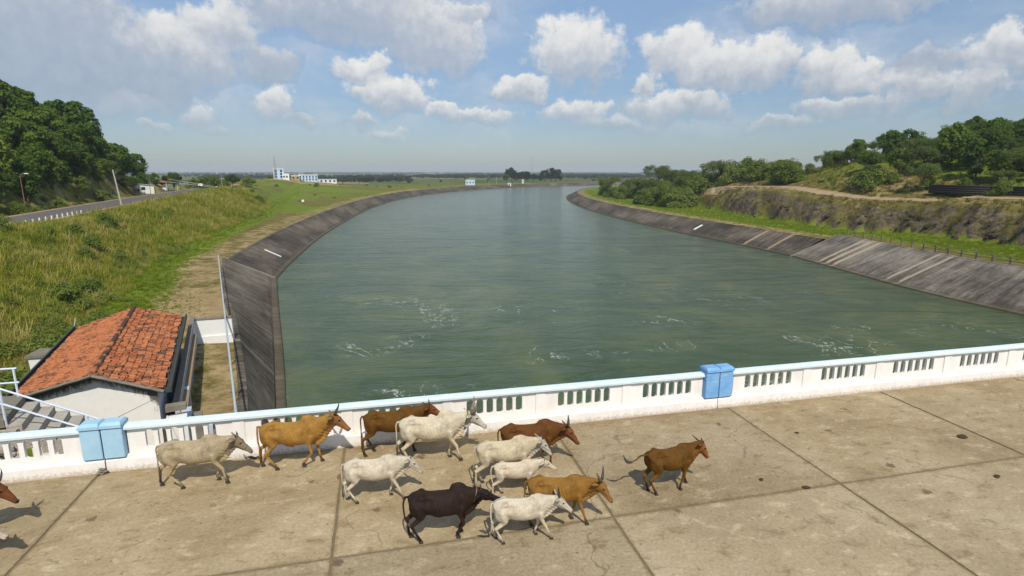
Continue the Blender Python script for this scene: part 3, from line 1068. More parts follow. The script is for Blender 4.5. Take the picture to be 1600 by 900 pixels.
# the end walls where the linings change slope
e = MB()
a0, a1 = RW1[-1], RT1[-1]
b1 = RT2[0]
e.hexa([(a0[0] - 1.5, a0[1] - .2, ZW - 1), (a1[0] + .6, a1[1] - .3, ZW - 1), (a1[0] + .6, a1[1] + .25, ZW - 1), (a0[0] - 1.5, a0[1] + .25, ZW - 1)],
       [(a0[0] - .6, a0[1] - .2, ZW + .12), (a1[0] + .6, a1[1] - .3, ZR1 + .16), (a1[0] + .6, a1[1] + .25, ZR1 + .16), (a0[0] - .6, a0[1] + .25, ZW + .12)])
tag(e.build('lining_rib', M['lining_plain'] if 'lining_plain' in M else M['old_concrete']), kind='structure')
e = MB()
a0, a1 = LW1[-1], LT1[-1]
e.hexa([(a0[0] + .5, a0[1] - .1, ZW - 1), (a1[0] - .4, a1[1] - .2, ZW - 1), (a1[0] - .4, a1[1] + .4, ZW - 1), (a0[0] + .5, a0[1] + .5, ZW - 1)],
       [(a0[0] + .3, a0[1] - .1, ZW + .25), (a1[0] - .4, a1[1] - .2, ZL1 + .12), (a1[0] - .4, a1[1] + .4, ZL1 + .12), (a0[0] + .3, a0[1] + .5, ZW + .25)])
tag(e.build('lining_rib', M['old_concrete']), kind='structure')

# water surface
wx = np.concatenate([np.linspace(-40, 100, 40), np.linspace(110, 720, 30)])
wy = np.concatenate([np.linspace(6, 140, 40), np.linspace(150, 740, 40)])
gx, gy = np.meshgrid(wx, wy)
me = fastmesh('water', np.column_stack([gx.ravel(), gy.ravel(), np.full(gx.size, ZW)]), quads=grid_faces(len(wy), len(wx)), smooth=True)
tag(link('canal_water', me, M['water']), kind='structure')


def ribbon(name, line, u, half, zf, m, lift=0.0, jag=0.0):
    rows = []
    for k, s in enumerate(np.linspace(-1, 1, 7)):
        hw = half + (jag * fbm(u * 0.3, np.full(len(u), s * 3.0), 3) if abs(s) == 1 else 0)
        p = offset(line, -s * hw)
        rows.append(np.column_stack([p, zf(p, u) + lift - 0.02 * s * s]))
    o = loft(name, rows, m)
    return tag(o, kind='structure')


ribbon('road_shoulder', ROAD, RDU, 5.0, lambda p, u: zroad(u), M['road_dirt'], -0.03, 1.2)
ribbon('road', ROAD, RDU, 3.5, lambda p, u: zroad(u), M['asphalt'], 0.02, 0.4)
ribbon('dirt_track', TRACK, TKU, 1.7, lambda p, u: terrain(p), M['track_dirt'], 0.10, 0.9)

# ---------------------------------------------------------------- dam deck and its slabs
XJ = [-7.2 + 5.97 * k for k in range(-5, 10)]
YJ = [-1.6, 4.45, 10.40, 15.10]
b = MB().box((XJ[0], -1.7, -1.0), (XJ[-1], 15.45, -0.017))
deck = tag(b.build('dam_deck', M['joint_dirt']), kind='structure')
for i in range(len(XJ) - 1):
    for j in range(3):
        x0, x1, y0, y1 = XJ[i] + .011, XJ[i + 1] - .011, YJ[j] + .010, YJ[j + 1] - .010
        dz = float(np.clip(RNG.normal(0, 0.005), -0.006, 0.008))
        nx, ny = 13, 9
        sb = MB().box((x0, y0, -0.2), (x1, y1, 0.0))
        me = sb.mesh('slab')
        bm = bmesh.new()
        bm.from_mesh(me)
        top = [e for e in bm.edges if all(v.co.z > -0.01 for v in e.verts)]
        bmesh.ops.bevel(bm, geom=top, offset=0.018, segments=2, affect='EDGES')
        bmesh.ops.subdivide_edges(bm, edges=[e for e in bm.edges if e.calc_length() > 3], cuts=14, use_grid_fill=True)
        for v in bm.verts:
            if v.co.z > -0.1:
                v.co.z += dz + 0.006 * float(fbm(np.array([v.co.x * 0.5]), np.array([v.co.y * 0.5]), 3)[0])
                ed = min(v.co.x - x0, x1 - v.co.x, v.co.y - y0, y1 - v.co.y)
                if ed < 0.05:
                    w_ = float(fbm(np.array([v.co.x * 2.7 + v.co.y * 3.1]), np.array([v.co.y * 2.1]), 3)[0]) * 0.06
                    v.co.x += w_ * 0.6 if min(v.co.x - x0, x1 - v.co.x) < 0.03 else 0
                    v.co.y += w_ if min(v.co.y - y0, y1 - v.co.y) < 0.03 else 0
        bm.to_mesh(me)
        bm.free()
        link('slab', me, M['deck'], deck)
b = MB().box((-60, 15.1, -1.0), (-6.0, 15.62, -0.04)).box((-60, -1.7, -6.0), (XJ[0] - 0.02, 15.09, -0.05))
tag(b.build('dam_abutment', M['old_concrete']), kind='structure')
b = MB().box((-6.3, 13.9, -12.0), (71, 15.4, -1.02))
tag(b.build('dam_face', M['old_concrete']), kind='structure')


def slot_panel(w, z0, z1, xs, sw, sz0, sz1, y0, y1):
    """plastered panel pierced by round-ended slots; real holes with reveals"""
    mb = MB()
    r = sw / 2
    # cell limits
    cells = [0.0] + [(xs[i] + xs[i + 1]) / 2 for i in range(len(xs) - 1)] + [w]
    for ci, cx in enumerate(xs):
        xa, xb = cells[ci], cells[ci + 1]
        if ci == 0:
            xa2 = cx - 0.16
            if xa2 > xa + .01:
                mb.box((xa, y0, z0), (xa2, y1, z1))
            xa = xa2
        if ci == len(xs) - 1:
            xb2 = cx + 0.16
            if xb2 < xb - .01:
                mb.box((xb2, y0, z0), (xb, y1, z1))
            xb = xb2
        cz = (sz0 + sz1) / 2
        hz_ = (sz1 - sz0) / 2 - r
        inner = []
        for k in range(20):
            a = 2 * PI * k / 20
            c_, s_ = math.cos(a), math.sin(a)
            inner.append((cx + r * c_, cz + (hz_ if s_ >= 0 else -hz_) + r * s_) if abs(s_) > 1e-6 else (cx + r * c_, cz + hz_))
        inner = []
        for k in range(9):
            a = PI * k / 8
            inner.append((cx + r * math.cos(a), cz + hz_ + r * math.sin(a)))
        for k in range(9):
            a = PI + PI * k / 8
            inner.append((cx + r * math.cos(a), cz - hz_ + r * 0.55 * math.sin(a)))
        outer = []
        for k in range(9):
            t = k / 8
            if t <= .25:
                outer.append((xb, cz + hz_ + (z1 - cz - hz_) * t / .25))
            elif t <= .75:
                outer.append((xb + (xa - xb) * (t - .25) / .5, z1))
            else:
                outer.append((xa, z1 + (cz + hz_ - z1) * (t - .75) / .25))
        for k in range(9):
            t = k / 8
            if t <= .25:
                outer.append((xa, cz - hz_ + (z0 - cz + hz_) * t / .25))
            elif t <= .75:
                outer.append((xa + (xb - xa) * (t - .25) / .5, z0))
            else:
                outer.append((xb, z0 + (cz - hz_ - z0) * (t - .75) / .25))
        n_ = len(inner)
        v = [(x, y0, z) for x, z in inner] + [(x, y0, z) for x, z in outer] + [(x, y1, z) for x, z in inner] + [(x, y1, z) for x, z in outer]
        f = []
        for k in range(n_):
            k2 = (k + 1) % n_
            f.append((k, k2, n_ + k2, n_ + k)[::-1])
            f.append((2 * n_ + k, 3 * n_ + k, 3 * n_ + k2, 2 * n_ + k2)[::-1])
            f.append((k, 2 * n_ + k, 2 * n_ + k2, k2)[::-1])
            f.append((n_ + k, n_ + k2, 3 * n_ + k2, 3 * n_ + k)[::-1])
        mb.raw(v, f)
    return mb


YF, YB = 15.25, 15.36


def coping_mesh(x0, x1):
    mb = MB()
    # sloped front: narrow at the top, drip edge below
    prof = [(15.20, 1.063), (15.16, 1.075), (15.157, 1.135), (15.235, 1.175), (15.41, 1.18), (15.47, 1.14), (15.47, 1.063)]
    xs = np.arange(x0, x1 + 0.01, 0.55)
    xs[-1] = x1
    k = len(prof)
    v = []
    for x in xs:
        j = float(fbm(np.array([x * 0.9]), np.array([3.3]), 3)[0]) * 0.012
        v += [(x, y + (j if i in (1, 2) else 0), z + j) for i, (y, z) in enumerate(prof)]
    f = []
    for i in range(len(xs) - 1):
        for j in range(k):
            a, b_ = i * k + j, i * k + (j + 1) % k
            f.append((a, b_, b_ + k, a + k)[::-1])
    f.append(tuple(range(k)))
    f.append(tuple(reversed(range((len(xs) - 1) * k, len(xs) * k))))
    return mb.raw(v, f)


def plinth_mesh(x0, x1):
    mb = MB()
    prof = [(15.10, -0.03), (15.105, 0.29), (15.13, 0.32), (15.235, 0.375), (15.46, 0.375), (15.46, -0.03)]
    xs = np.arange(x0, x1 + 0.01, 0.28)
    xs[-1] = x1
    k = len(prof)
    v = []
    for x in xs:
        j = float(fbm(np.array([x * 1.3]), np.array([8.3]), 4)[0]) * 0.05
        q = float(fbm(np.array([x * 2.9]), np.array([1.3]), 3)[0]) * 0.03
        v += [(x, y + ((j + q) if i in (0, 1, 2) else 0), z + (q if i in (1, 2) else 0)) for i, (y, z) in enumerate(prof)]
    f = []
    for i in range(len(xs) - 1):
        for j in range(k):
            a, b_ = i * k + j, i * k + (j + 1) % k
            f.append((a, b_, b_ + k, a + k)[::-1])
    f.append(tuple(range(k)))
    f.append(tuple(reversed(range((len(xs) - 1) * k, len(xs) * k))))
    return mb.raw(v, f)


def pillar(x0, x1, zt, m, parent):
    o = MB().box((x0, 15.08, 0.376), (x1, 15.48, zt - 0.13)).build('pillar', m, parent, bevel=0.012)
    c = [(x0, 15.06), (x1, 15.06), (x1, 15.58), (x0, 15.58)]
    g = 0.022
    lo = [(x0 - g * .2, 15.06 - g, zt - .129), (x1 + g * .2, 15.06 - g, zt - .129), (x1 + g * .2, 15.48 + g, zt - .129), (x0 - g * .2, 15.48 + g, zt - .129)]
    hi = [(x0 + .03, 15.06 + .07, zt), (x1 - .03, 15.06 + .07, zt), (x1 - .03, 15.48 - .05, zt), (x0 + .03, 15.48 - .05, zt)]
    cp = MB().box((x0 - .012, 15.06 - g, zt - .128), (x1 + .012, 15.48 + g, zt - .055)).hexa(
        [(p_[0], p_[1], zt - .0545) for p_ in lo], hi).build('pillar_cap', m, o)
    return o


def parapet(label, x0, x1, start, pitch, rec, pl=None, pr=None, first=1):
    """x0..x1 run; recessed pierced panels of width rec from 'start' every 'pitch', flush posts between"""
    root = empty('parapet', (0.5 * (x0 + x1), 15.3, 0))
    tag(root, label, 'parapet', 'white parapet runs along the deck edge')
    off = Vector((-root.location.x, -root.location.y, 0))
    objs = []
    objs.append(plinth_mesh(x0, x1).build('plinth', M['white'], None))
    objs.append(coping_mesh(x0 + (pl[1] - pl[0] + .002 if pl else 0), x1 - (pr[1] - pr[0] + .002 if pr else 0)).build('coping', M['coping_blue'], None))
    xs = [0.53 * rec / 2.6 + (rec - 1.06 * rec / 2.6 ) * k / 5 for k in range(6)]
    mesh = slot_panel(rec, 0.36, 1.063, xs, 0.198, 0.455, 0.990, YF + .02, YB).mesh('panel')
    mesh.materials.append(M['white'])
    a = start
    lim0 = x0 + (pl[1] - pl[0] if pl else 0)
    lim1 = x1 - (pr[1] - pr[0] if pr else 0)
    while a < lim1 - 0.5:
        p_ = link('panel', mesh)
        p_.location = (a, 0, 0)
        objs.append(p_)
        q0, q1 = a + rec + .002, min(a + pitch - .002, lim1)
        if q1 - q0 > 0.05:
            objs.append(MB().box((q0, YF - .012, 0.36), (q1, YB, 1.064)).build('post', M['white'], None, bevel=0.006))
        a += pitch
    if pl:
        objs.append(pillar(pl[0], pl[1], pl[2], pl[3], None))
    if pr:
        objs.append(pillar(pr[0], pr[1], pr[2], pr[3], None))
    for o in objs:
        o.parent = root
        o.location = o.location + off
    return root


parapet('stretch of white parapet beside the stairs, ending at the left pale blue pillars', -25.0, -7.075, -10.22 - 2.963 * 5, 2.963, 2.66, None, (-7.52, -7.075, 1.33, M['pillar_sky']))
parapet('long white parapet between the two pairs of blue pillars, behind the cattle', -7.045, 10.355, -6.55, 2.788, 2.49, (-7.045, -6.58, 1.33, M['pillar_sky']), (9.89, 10.355, 1.38, M['pillar_deep']))
parapet('white parapet running away from the bright blue pillars to the right', 10.378, 46.0, 10.99, 2.963, 2.64, (10.378, 10.85, 1.38, M['pillar_deep']), None)
# broken plaster and weeds in the joint below the pale pillars
mb = MB()
for k in range(16):
    mb.ball((-7.10 + random.uniform(-.10, .12), 15.03 + random.uniform(-.06, .05), 0.02 + random.uniform(0, .12)), (.05, .04, .03), 6, 4)
tag(mb.build('plaster_rubble', M['old_concrete']), 'broken plaster heap at the foot of the pale blue pillars', 'rubble', kind='stuff')

# dung pats on the slabs
for (px, py, s, lab) in [(1260, 762, .10, 'dark dung pat on the long slab joint right of the lone brown cow'), (1190, 750, .08, 'pair sized dung pat nearest the lone brown cow'),
                         (1505, 683, .16, 'wide flattened dung pat near the far right of the deck'), (1558, 745, .10, 'round dung pat alone on the pale right slab'),
                         (1245, 676, .08, 'small dung pat close under the right parapet')]:
    c = at(px, py, 0.0)
    mb = MB()
    for k in range(5):
        mb.ball((random.uniform(-.5, .5) * s, random.uniform(-.4, .4) * s, s * .10), (s * random.uniform(.5, .8), s * random.uniform(.4, .6), s * .14), 8, 5)
    o = mb.build('dung_pat', M['dung'], None, True, loc=(c[0], c[1], 0.005))
    tag(o, lab, 'dung', 'dung pats on the deck')

# ---------------------------------------------------------------- gatehouse below the dam with its clay tile roof
ZE, ZRG, ZG = -2.0, -1.05, -5.05
Rn, Rf = np.array([-9.75, 26.6]), np.array([-13.3, 40.9])
Rdn, Rdf = np.array([-12.35, 26.5]), np.array([-15.55, 39.6])
Ln, Lf = np.array([-15.6, 26.9]), np.array([-18.5, 39.2])
house = empty('gatehouse', ((Rn[0] + Ln[0]) / 2, 33, ZG))
tag(house, 'low whitewashed house with an orange clay tile roof below the dam', 'house')
HO = Vector(house.location)


def hpart(name, mb, m, parent=None, smooth=False):
    o = mb.build(name, m, None, smooth)
    o.parent = parent or house
    o.location = o.location - HO
    return o


def lerp(a, b, t):
    return a * (1 - t) + b * t


# walls (pentagon prism) with per-vertex mould towards the eaves
def wall_mesh():
    I = 0.22
    def ring(f, rn, ln, rd):
        return [(*rn, ZG), (*rn, ZE - .14), (*rd, ZRG - .16), (*ln, ZE - .14), (*ln, ZG)]
    ax = (Rf - Rn) / np.linalg.norm(Rf - Rn)
    n_ = Rn + ax * .12 + np.array([-.25, 0]), Ln + ax * .12 + np.array([.3, 0]), Rdn + ax * .12
    f_ = Rf - ax * .2 + np.array([-.25, 0]), Lf - ax * .2 + np.array([.3, 0]), Rdf - ax * .2
    v, f, md = [], [], []
    K, J = 26, 12
    # front gable as a grid so that mould can follow the rake
    for ends in (n_, f_):
        b0 = len(v)
        for i in range(K + 1):
            t = i / K
            p = lerp(ends[1], ends[0], t)
            # height of the rake above this point
            tr = (ends[2][0] - ends[1][0]) / (ends[0][0] - ends[1][0])
            top = lerp(ZE - .14, ZRG - .16, t / tr) if t < tr else lerp(ZRG - .16, ZE - .14, (t - tr) / (1 - tr))
            for j in range(J + 1):
                s = j / J
                zz = lerp(ZG, top, s)
                v.append((p[0], p[1], zz))
                drop = top - zz
                md.append(max(0, 0.98 - drop * 1.25) + (0.45 if t > .93 or t < .05 else 0))
        for i in range(K):
            for j in range(J):
                a = b0 + i * (J + 1) + j
                q = (a, a + J + 1, a + J + 2, a + 1)
                f.append(q if ends is n_ else q[::-1])
    for (a, c) in ((n_[0], f_[0]), (f_[1], n_[1])):
        b0 = len(v)
        for i in range(K + 1):
            p = lerp(a, c, i / K)
            for j in range(J + 1):
                zz = lerp(ZG, ZE - .14, j / J)
                v.append((p[0], p[1], zz))
                md.append(max(0, 0.6 - (ZE - .14 - zz) * 1.0))
        for i in range(K):
            for j in range(J):
                q = b0 + i * (J + 1) + j
                f.append((q, q + J + 1, q + J + 2, q + 1))
    me = fastmesh('walls', v, quads=f)
    set_attr(me, 'mould', md)
    return me


wl = link('walls', wall_mesh(), M['plaster'])
wl.parent = house
wl.location = -HO
# window openings on the courtyard side, framed
ax = np.append((Rf - Rn) / np.linalg.norm(Rf - Rn), 0)
for t in (4.0, 8.5):
    c = np.array([Rn[0] - .25, Rn[1] + .12, -3.4]) + ax * t
    b = MB()
    r = Matrix.Translation(Vector(c)) @ Matrix.Rotation(math.atan2(ax[1], ax[0]), 4, 'Z')
    fr = hpart('window', MB().box((-.5, -.06, -.55), (.5, .02, -.47), r).box((-.5, -.06, .47), (.5, .02, .55), r).box((-.5, -.06, -.469), (-.42, .02, .469), r).box((.42, -.06, -.469), (.5, .02, .469), r), M['blue_frame'])
    hpart('pane', MB().box((-.42, -.02, -.47), (.42, .0, .47), r), M['window_dark'], fr)


# roof deck under the tiles
def roof_pt(side, s, t, dz=0.0):
    """s 0 ridge .. 1 eave, t 0 near .. 1 far"""
    rd = lerp(Rdn, Rdf, t)
    ev = lerp(Rn, Rf, t) if side > 0 else lerp(Ln, Lf, t)
    p = lerp(rd, ev, s)
    sag = -0.05 * math.sin(PI * t) * (1 - s) - 0.03 * math.sin(PI * s) * math.sin(PI * t * 3)
    return np.array([p[0], p[1], lerp(ZRG, ZE, s) + sag + dz])


mb = MB()
for side in (1, -1):
    q = [roof_pt(side, 0, 0, -.09), roof_pt(side, 1, 0, -.09), roof_pt(side, 1, 1, -.09), roof_pt(side, 0, 1, -.09)]
    lo = [p - [0, 0, .07] for p in q]
    mb.hexa(q, lo) if side < 0 else mb.hexa(lo, q)
roof = hpart('roof', mb, M['tile_dark'])


def tile_shape():
    """clay pan tile, 1 x 1 in plan: u down the slope, w along the eave; curved in section"""
    prof = [(-.5, .10), (-.36, .52), (-.18, .60), (0.02, .36), (.2, .14), (.38, .16), (.5, .34)]
    return prof


def put_tile(mb, side, s0, s1, t0, t1, dz, skew):
    prof = tile_shape()
    A = roof_pt(side, s0, (t0 + t1) / 2)
    Bv = roof_pt(side, s1, (t0 + t1) / 2)
    Tv = roof_pt(side, (s0 + s1) / 2, t1) - roof_pt(side, (s0 + s1) / 2, t0)
    D = Bv - A
    N = np.cross(Tv, D) * side
    N /= np.linalg.norm(N)
    if N[2] < 0:
        N = -N
    v = []
    for k, (u, lift) in enumerate(((-.08, 0.0), (1.06, .062))):
        for (c, hgt) in prof:
            p = A + D * u + Tv * (c * 0.97 + skew * u) + N * (hgt * .085 + lift + dz - .02)
            v.append(p)
    m_ = len(prof)
    vb = [p - N * .022 for p in v[m_:]]
    v += vb
    f = []
    for k in range(m_ - 1):
        f.append((k, k + 1, m_ + k + 1, m_ + k))
        f.append((m_ + k, m_ + k + 1, 2 * m_ + k + 1, 2 * m_ + k))
    if side > 0:
        f = [q[::-1] for q in f]
    mb.raw(v, f)


NR, NCOL = 9, 33
rs = random.Random(5)
rest = MB()
for side in (1, -1):
    for i in range(NR):
        for j in range(NCOL):
            t0, t1 = j / NCOL, (j + 1) / NCOL
            s0, s1 = i / NR, (i + 1) / NR
            dz = rs.uniform(-.016, .022)
            sk = rs.uniform(-.10, .10)
            ds = rs.uniform(-.018, .018)
            if side > 0:
                if rs.random() < 0.012:
                    dz -= .05
                mb = MB()
                put_tile(mb, side, s0 + ds, s1 + ds, t0, t1, dz, sk)
                o = mb.build('roof_tile', M['tile'])
                o.parent = roof
            else:
                mb = MB()
                put_tile(mb, side, s0 + ds, s1 + ds, t0, t1, dz, sk)
                if j < 0:
                    continue
                rest.raw(mb.v, mb.f)
rt_ = hpart('roof_tiles', rest, M['tile'], roof)
rt_['kind'] = 'stuff'
rt_.location = (0, 0, 0)
for o in roof.children:
    o.location = (0, 0, 0)
for j in range(38):
    t0, t1 = j / 38 - .004, (j + 1) / 38 + .006
    a, b_ = roof_pt(1, 0, max(t0, 0), .03 + rs.uniform(-.01, .02)), roof_pt(1, 0, t1, .055 + rs.uniform(-.01, .02))
    mb = MB().tube([a, b_], [(.13, .085), (.115, .075)], 8)
    o = mb.build('ridge_tile', M['tile_dark'] if rs.random() < .7 else M['tile'])
    o.parent = roof
# verge of mortar along the front rake, gutters at both eaves
mb = MB()
for side in (1, -1):
    prev = None
    for k in range(13):
        s = k / 12
        p = roof_pt(side, s * 1.02, -0.012, -.02 + rs.uniform(-.012, .012))
        if prev is not None:
            mb.tube([prev, p], [(.10, .075), (.10, .075)], 6)
        prev = p
hpart('verge', mb, M['old_concrete'])
mb = MB()
for (a, c, sg) in ((Rn, Rf, 1), (Ln, Lf, -1)):
    d = (c - a) / np.linalg.norm(c - a)
    q = np.array([d[1], -d[0]]) * sg
    def P3(p, z):
        return (p[0], p[1], z)
    w_ = .22
    o_ = a + q * .04 - d * .1
    c_ = c + q * .04 + d * .1
    mb = MB()
    mb.hexa([P3(o_, ZE - .16), P3(o_ + q * w_, ZE - .16), P3(c_ + q * w_, ZE - .16), P3(c_, ZE - .16)],
            [P3(o_, ZE - .10), P3(o_ + q * w_, ZE - .10), P3(c_ + q * w_, ZE - .10), P3(c_, ZE - .10)])
    mb.hexa([P3(o_ + q * w_, ZE - .16), P3(o_ + q * (w_ + .08), ZE - .16), P3(c_ + q * (w_ + .08), ZE - .16), P3(c_ + q * w_, ZE - .16)],
            [P3(o_ + q * w_, ZE + .07), P3(o_ + q * (w_ + .08), ZE + .07), P3(c_ + q * (w_ + .08), ZE + .07), P3(c_ + q * w_, ZE + .07)])
    hpart('gutter', mb, M['dark_gutter'])
# wires from the corner of the house
mb = MB()
mb.bar((-9.9, 26.5, -2.3), (-7.0, 15.62, 1.18), .008, n=5)
tag(mb.build('wire', M['steel_dark']), 'thin wire strung from the house corner to the pale blue pillars', 'wire')
mb = MB().bar((-19.6, 39.5, -4.6), (-19.1, 40.1, -1.6), .05, .04)
tag(mb.build('leaning_pole', M['pole_grey']), 'short leaning pole behind the far left corner of the tile roof', 'pole')
# small tank of concrete beside the house
tk = empty('water_tank', (-19.4, 37.2, -4.4))
tag(tk, 'small whitewashed concrete tank with a dark lid left of the house', 'tank')
MB().hexa([(-.6, -.6, -1.6), (.45, -.6, -1.6), (.45, .6, -1.6), (-.6, .6, -1.6)], [(-.72, -.65, 1.35), (.55, -.65, 1.35), (.55, .65, 1.35), (-.72, .65, 1.35)]).build('tank', M['wall_white'], tk)
MB().box((-.82, -.75, 1.352), (.65, .75, 1.5)).build('lid', M['old_concrete'], tk)

# courtyard wall along the house, its end block and the white cross wall
ax2 = (Rf - Rn) / np.linalg.norm(Rf - Rn)
q2 = np.array([ax2[1], -ax2[0]])
cw = empty('courtyard_wall', (*(Rn + q2 * 1.05), ZG))
tag(cw, 'tall thin wall painted with bluish shade, grey coping, running along the house', 'wall')


def quad_wall(a, b, th_, z0, z1, q):
    return MB().hexa([(*a, z0), (*(a + q * th_), z0), (*(b + q * th_), z0), (*b, z0)], [(*a, z1), (*(a + q * th_), z1), (*(b + q * th_), z1), (*b, z1)])


o0 = Vector(cw.location)
A0, A1 = np.array([-9.62, 27.3]), np.array([-13.75, 44.2])
def cpart(name, mb, m, root):
    o = mb.build(name, m, root)
    o.location = -root.location
    return o
cpart('wall', quad_wall(A0, A1, .2, ZG - .5, -2.99, q2), M['wall_shade_tank_blue'], cw)
cpart('coping', quad_wall(A0 - ax2 * .03 - q2 * .05, A1 + q2 * -.05, .3, -2.988, -2.9, q2), M['old_concrete'], cw)
cpart('ledge', quad_wall(Rn + q2 * .36, Rn + q2 * .36 + ax2 * 15.0, .42, -3.6, -3.45, q2), M['road_dirt'], cw)
cpart('pier', quad_wall(A0 + ax2 * 3.0 + q2 * .2, A0 + ax2 * 3.4 + q2 * .2, .25, ZG - .5, -3.4, q2), M['wall_shade_tank_blue'], cw)
stp = empty('courtyard_steps', (*(A0 + q2 * 1.0), ZG))
tag(stp, 'grey concrete steps and blocks at the near end of the bluish wall', 'steps')
for k in range(4):
    a = A0 + q2 * (.25 + .42 * k) - ax2 * .9
    cpart('step', quad_wall(a, a + ax2 * 1.3, .40, ZG - .3, -3.4 - .3 * k, q2), M['old_concrete'] if k % 2 else M['wall_shade_tank_blue'], stp)
ent = empty('porch_block', (*(Rn + q2 * .4 - ax2 * .4), ZG))
tag(ent, 'stained white and grey block at the near right corner of the house', 'porch')
cpart('base', quad_wall(Rn + q2 * .05 - ax2 * .9, Rn + q2 * .05 - ax2 * .3, .8, ZG, -3.15, q2), M['wall_white'], ent)
cpart('slab', quad_wall(Rn + q2 * .05 - ax2 * .6, Rn + q2 * .05 - ax2 * .15, .8, -2.9, -2.66, q2), M['old_concrete'], ent)
xw = empty('cross_wall', (-13.0, 45.1, ZG))
tag(xw, 'short white cross wall with a dark top between house and canal', 'wall')
c0, c1 = A1 + q2 * .2, np.array([-11.1, 44.45])
qq = np.array([0.05, 1.0])
cpart('wall', quad_wall(c0, c1, .25, ZG - .3, -3.2, qq), M['wall_white'], xw)
cpart('footing', quad_wall(c0 - qq * .12, c1 - qq * .12, .118, ZG - .3, -4.45, qq), M['wall_white'], xw)
cpart('coping', quad_wall(c0 - qq * .05, c1 - qq * .05, .38, -3.198, -3.1, qq), M['old_concrete'], xw)

# rail pipe on posts along the edge above the wing wall
pr = empty('edge_pipe', (-13.0, 50, -4.5))
tag(pr, 'long pale pipe rail carried along the edge above the wing wall', 'pipe')
pa, pb = np.array([-6.25, 24.2, -2.55]), np.array([-20.4, 78.5, -3.05])
mb = MB()
pts = [lerp(pa, pb, t) + np.array([0, 0, .03 * math.sin(9 * t)]) for t in np.linspace(-.15, 1, 24)]
mb.tube(pts, [.055] * len(pts), 8)
cpart('pipe', mb, M['pipe_paint'], pr)
for t in np.linspace(0.02, .995, 9):
    p = lerp(pa, pb, t)
    cpart('support', MB().bar((p[0], p[1], hz(p[0], p[1]) - .4), p - np.array([0, 0, .05]), .04, n=6), M['steel_dark'], pr)

# stairs from the courtyard up to the landing at the left edge, with painted rails
st = empty('staircase', (-11.0, 20.3, -1))
tag(st, 'concrete stairs with dark risers and white and blue rails behind the parapet', 'staircase')
sd = np.array([-.245, .97])
sk_ = sd / sd[1]
LX = -11.55
for k in range(7):
    x0 = LX + .42 * k
    a = np.array([x0, 19.35])
    zt_ = -.21 * (k + 1)
    mb = MB()
    w2 = sk_ * 2.0
    mb.hexa([(a[0], a[1], zt_ - .6), (a[0] + .42, a[1], zt_ - .6), (a[0] + .42 + w2[0], a[1] + w2[1], zt_ - .6), (a[0] + w2[0], a[1] + w2[1], zt_ - .6)],
            [(a[0], a[1], zt_), (a[0] + .42, a[1], zt_), (a[0] + .42 + w2[0], a[1] + w2[1], zt_), (a[0] + w2[0], a[1] + w2[1], zt_)])
    cpart('step', mb, M['rubble'], st)
mb = MB()
w2 = sk_ * 2.2
mb.hexa([(-16, 19.3, -.25), (LX - .002, 19.3, -.25), (LX - .002 + w2[0], 19.3 + w2[1], -.25), (-16 + w2[0], 19.3 + w2[1], -.25)],
        [(-16, 19.3, 0), (LX - .002, 19.3, 0), (LX - .002 + w2[0], 19.3 + w2[1], 0), (-16 + w2[0], 19.3 + w2[1], 0)])
cpart('landing', mb, M['old_concrete'], st)


def rail(root, pts, posts, m):
    """two rails through pts with posts"""
    for hgt in (1.0, .5):
        mb = MB()
        mb.tube([np.array(p) + [0, 0, hgt] for p in pts], [.032] * len(pts), 6)
        cpart('rail', mb, m, root)
    for p in posts:
        cpart('rail_post', MB().bar(np.array(p) - [0, 0, .25], np.array(p) + [0, 0, 1.0], .036, n=6), m, root)


rr_ = empty('stair_railing', (-11.5, 19.4, 0))
tag(rr_, 'white and blue pipe railing sloping down the near side of the stairs', 'railing')
rail(rr_, [(-16, 19.38, 0), (LX, 19.38, 0), (LX + 2.9, 19.38, -1.45)], [(-13.4, 19.38, 0), (LX, 19.38, 0), (LX + 2.2, 19.38, -1.1)], M['rail_paint'])
rl = empty('landing_railing', (-12.4, 21.4, 0))
tag(rl, 'white pipe railing along the far side of the stair landing', 'railing')
rail(rl, [(-16.4, 21.4, 0), (-12.15, 21.4, 0)], [(-14.3, 21.4, 0), (-12.25, 21.4, 0)], M['rail_paint'])
wr = empty('rubble_wall', (-13.5, 19.2, -2))
tag(wr, 'whitewashed rubble stone wall carrying the stair landing', 'wall')
cpart('backing', MB().box((-16, 19.15, -5), (-11.2, 19.29, -.3)), M['rubble'], wr)
for k in range(46):
    x = random.uniform(-14.6, -11.2)
    z_ = random.uniform(-2.8, -.35)
    cpart('stone', MB().ball((x, 19.1 + random.uniform(-.12, .1), z_), (random.uniform(.14, .32), .16, random.uniform(.10, .2)), 7, 5), M['rubble'], wr)

# ---------------------------------------------------------------- cattle
def ik2(a, b, l1, l2, bend):
    """knee point of a two-bone chain in the x-z plane; bend +1 knee forward, -1 backward"""
    dx, dz = b[0] - a[0], b[1] - a[1]
    d = math.hypot(dx, dz)
    d2 = min(d, (l1 + l2) * 0.9995)
    ca = (l1 * l1 + d2 * d2 - l2 * l2) / (2 * l1 * d2)
    ang = math.acos(max(-1, min(1, ca)))
    base = math.atan2(dz, dx)
    t = base + ang * bend
    return (a[0] + l1 * math.cos(t), a[1] + l1 * math.sin(t))


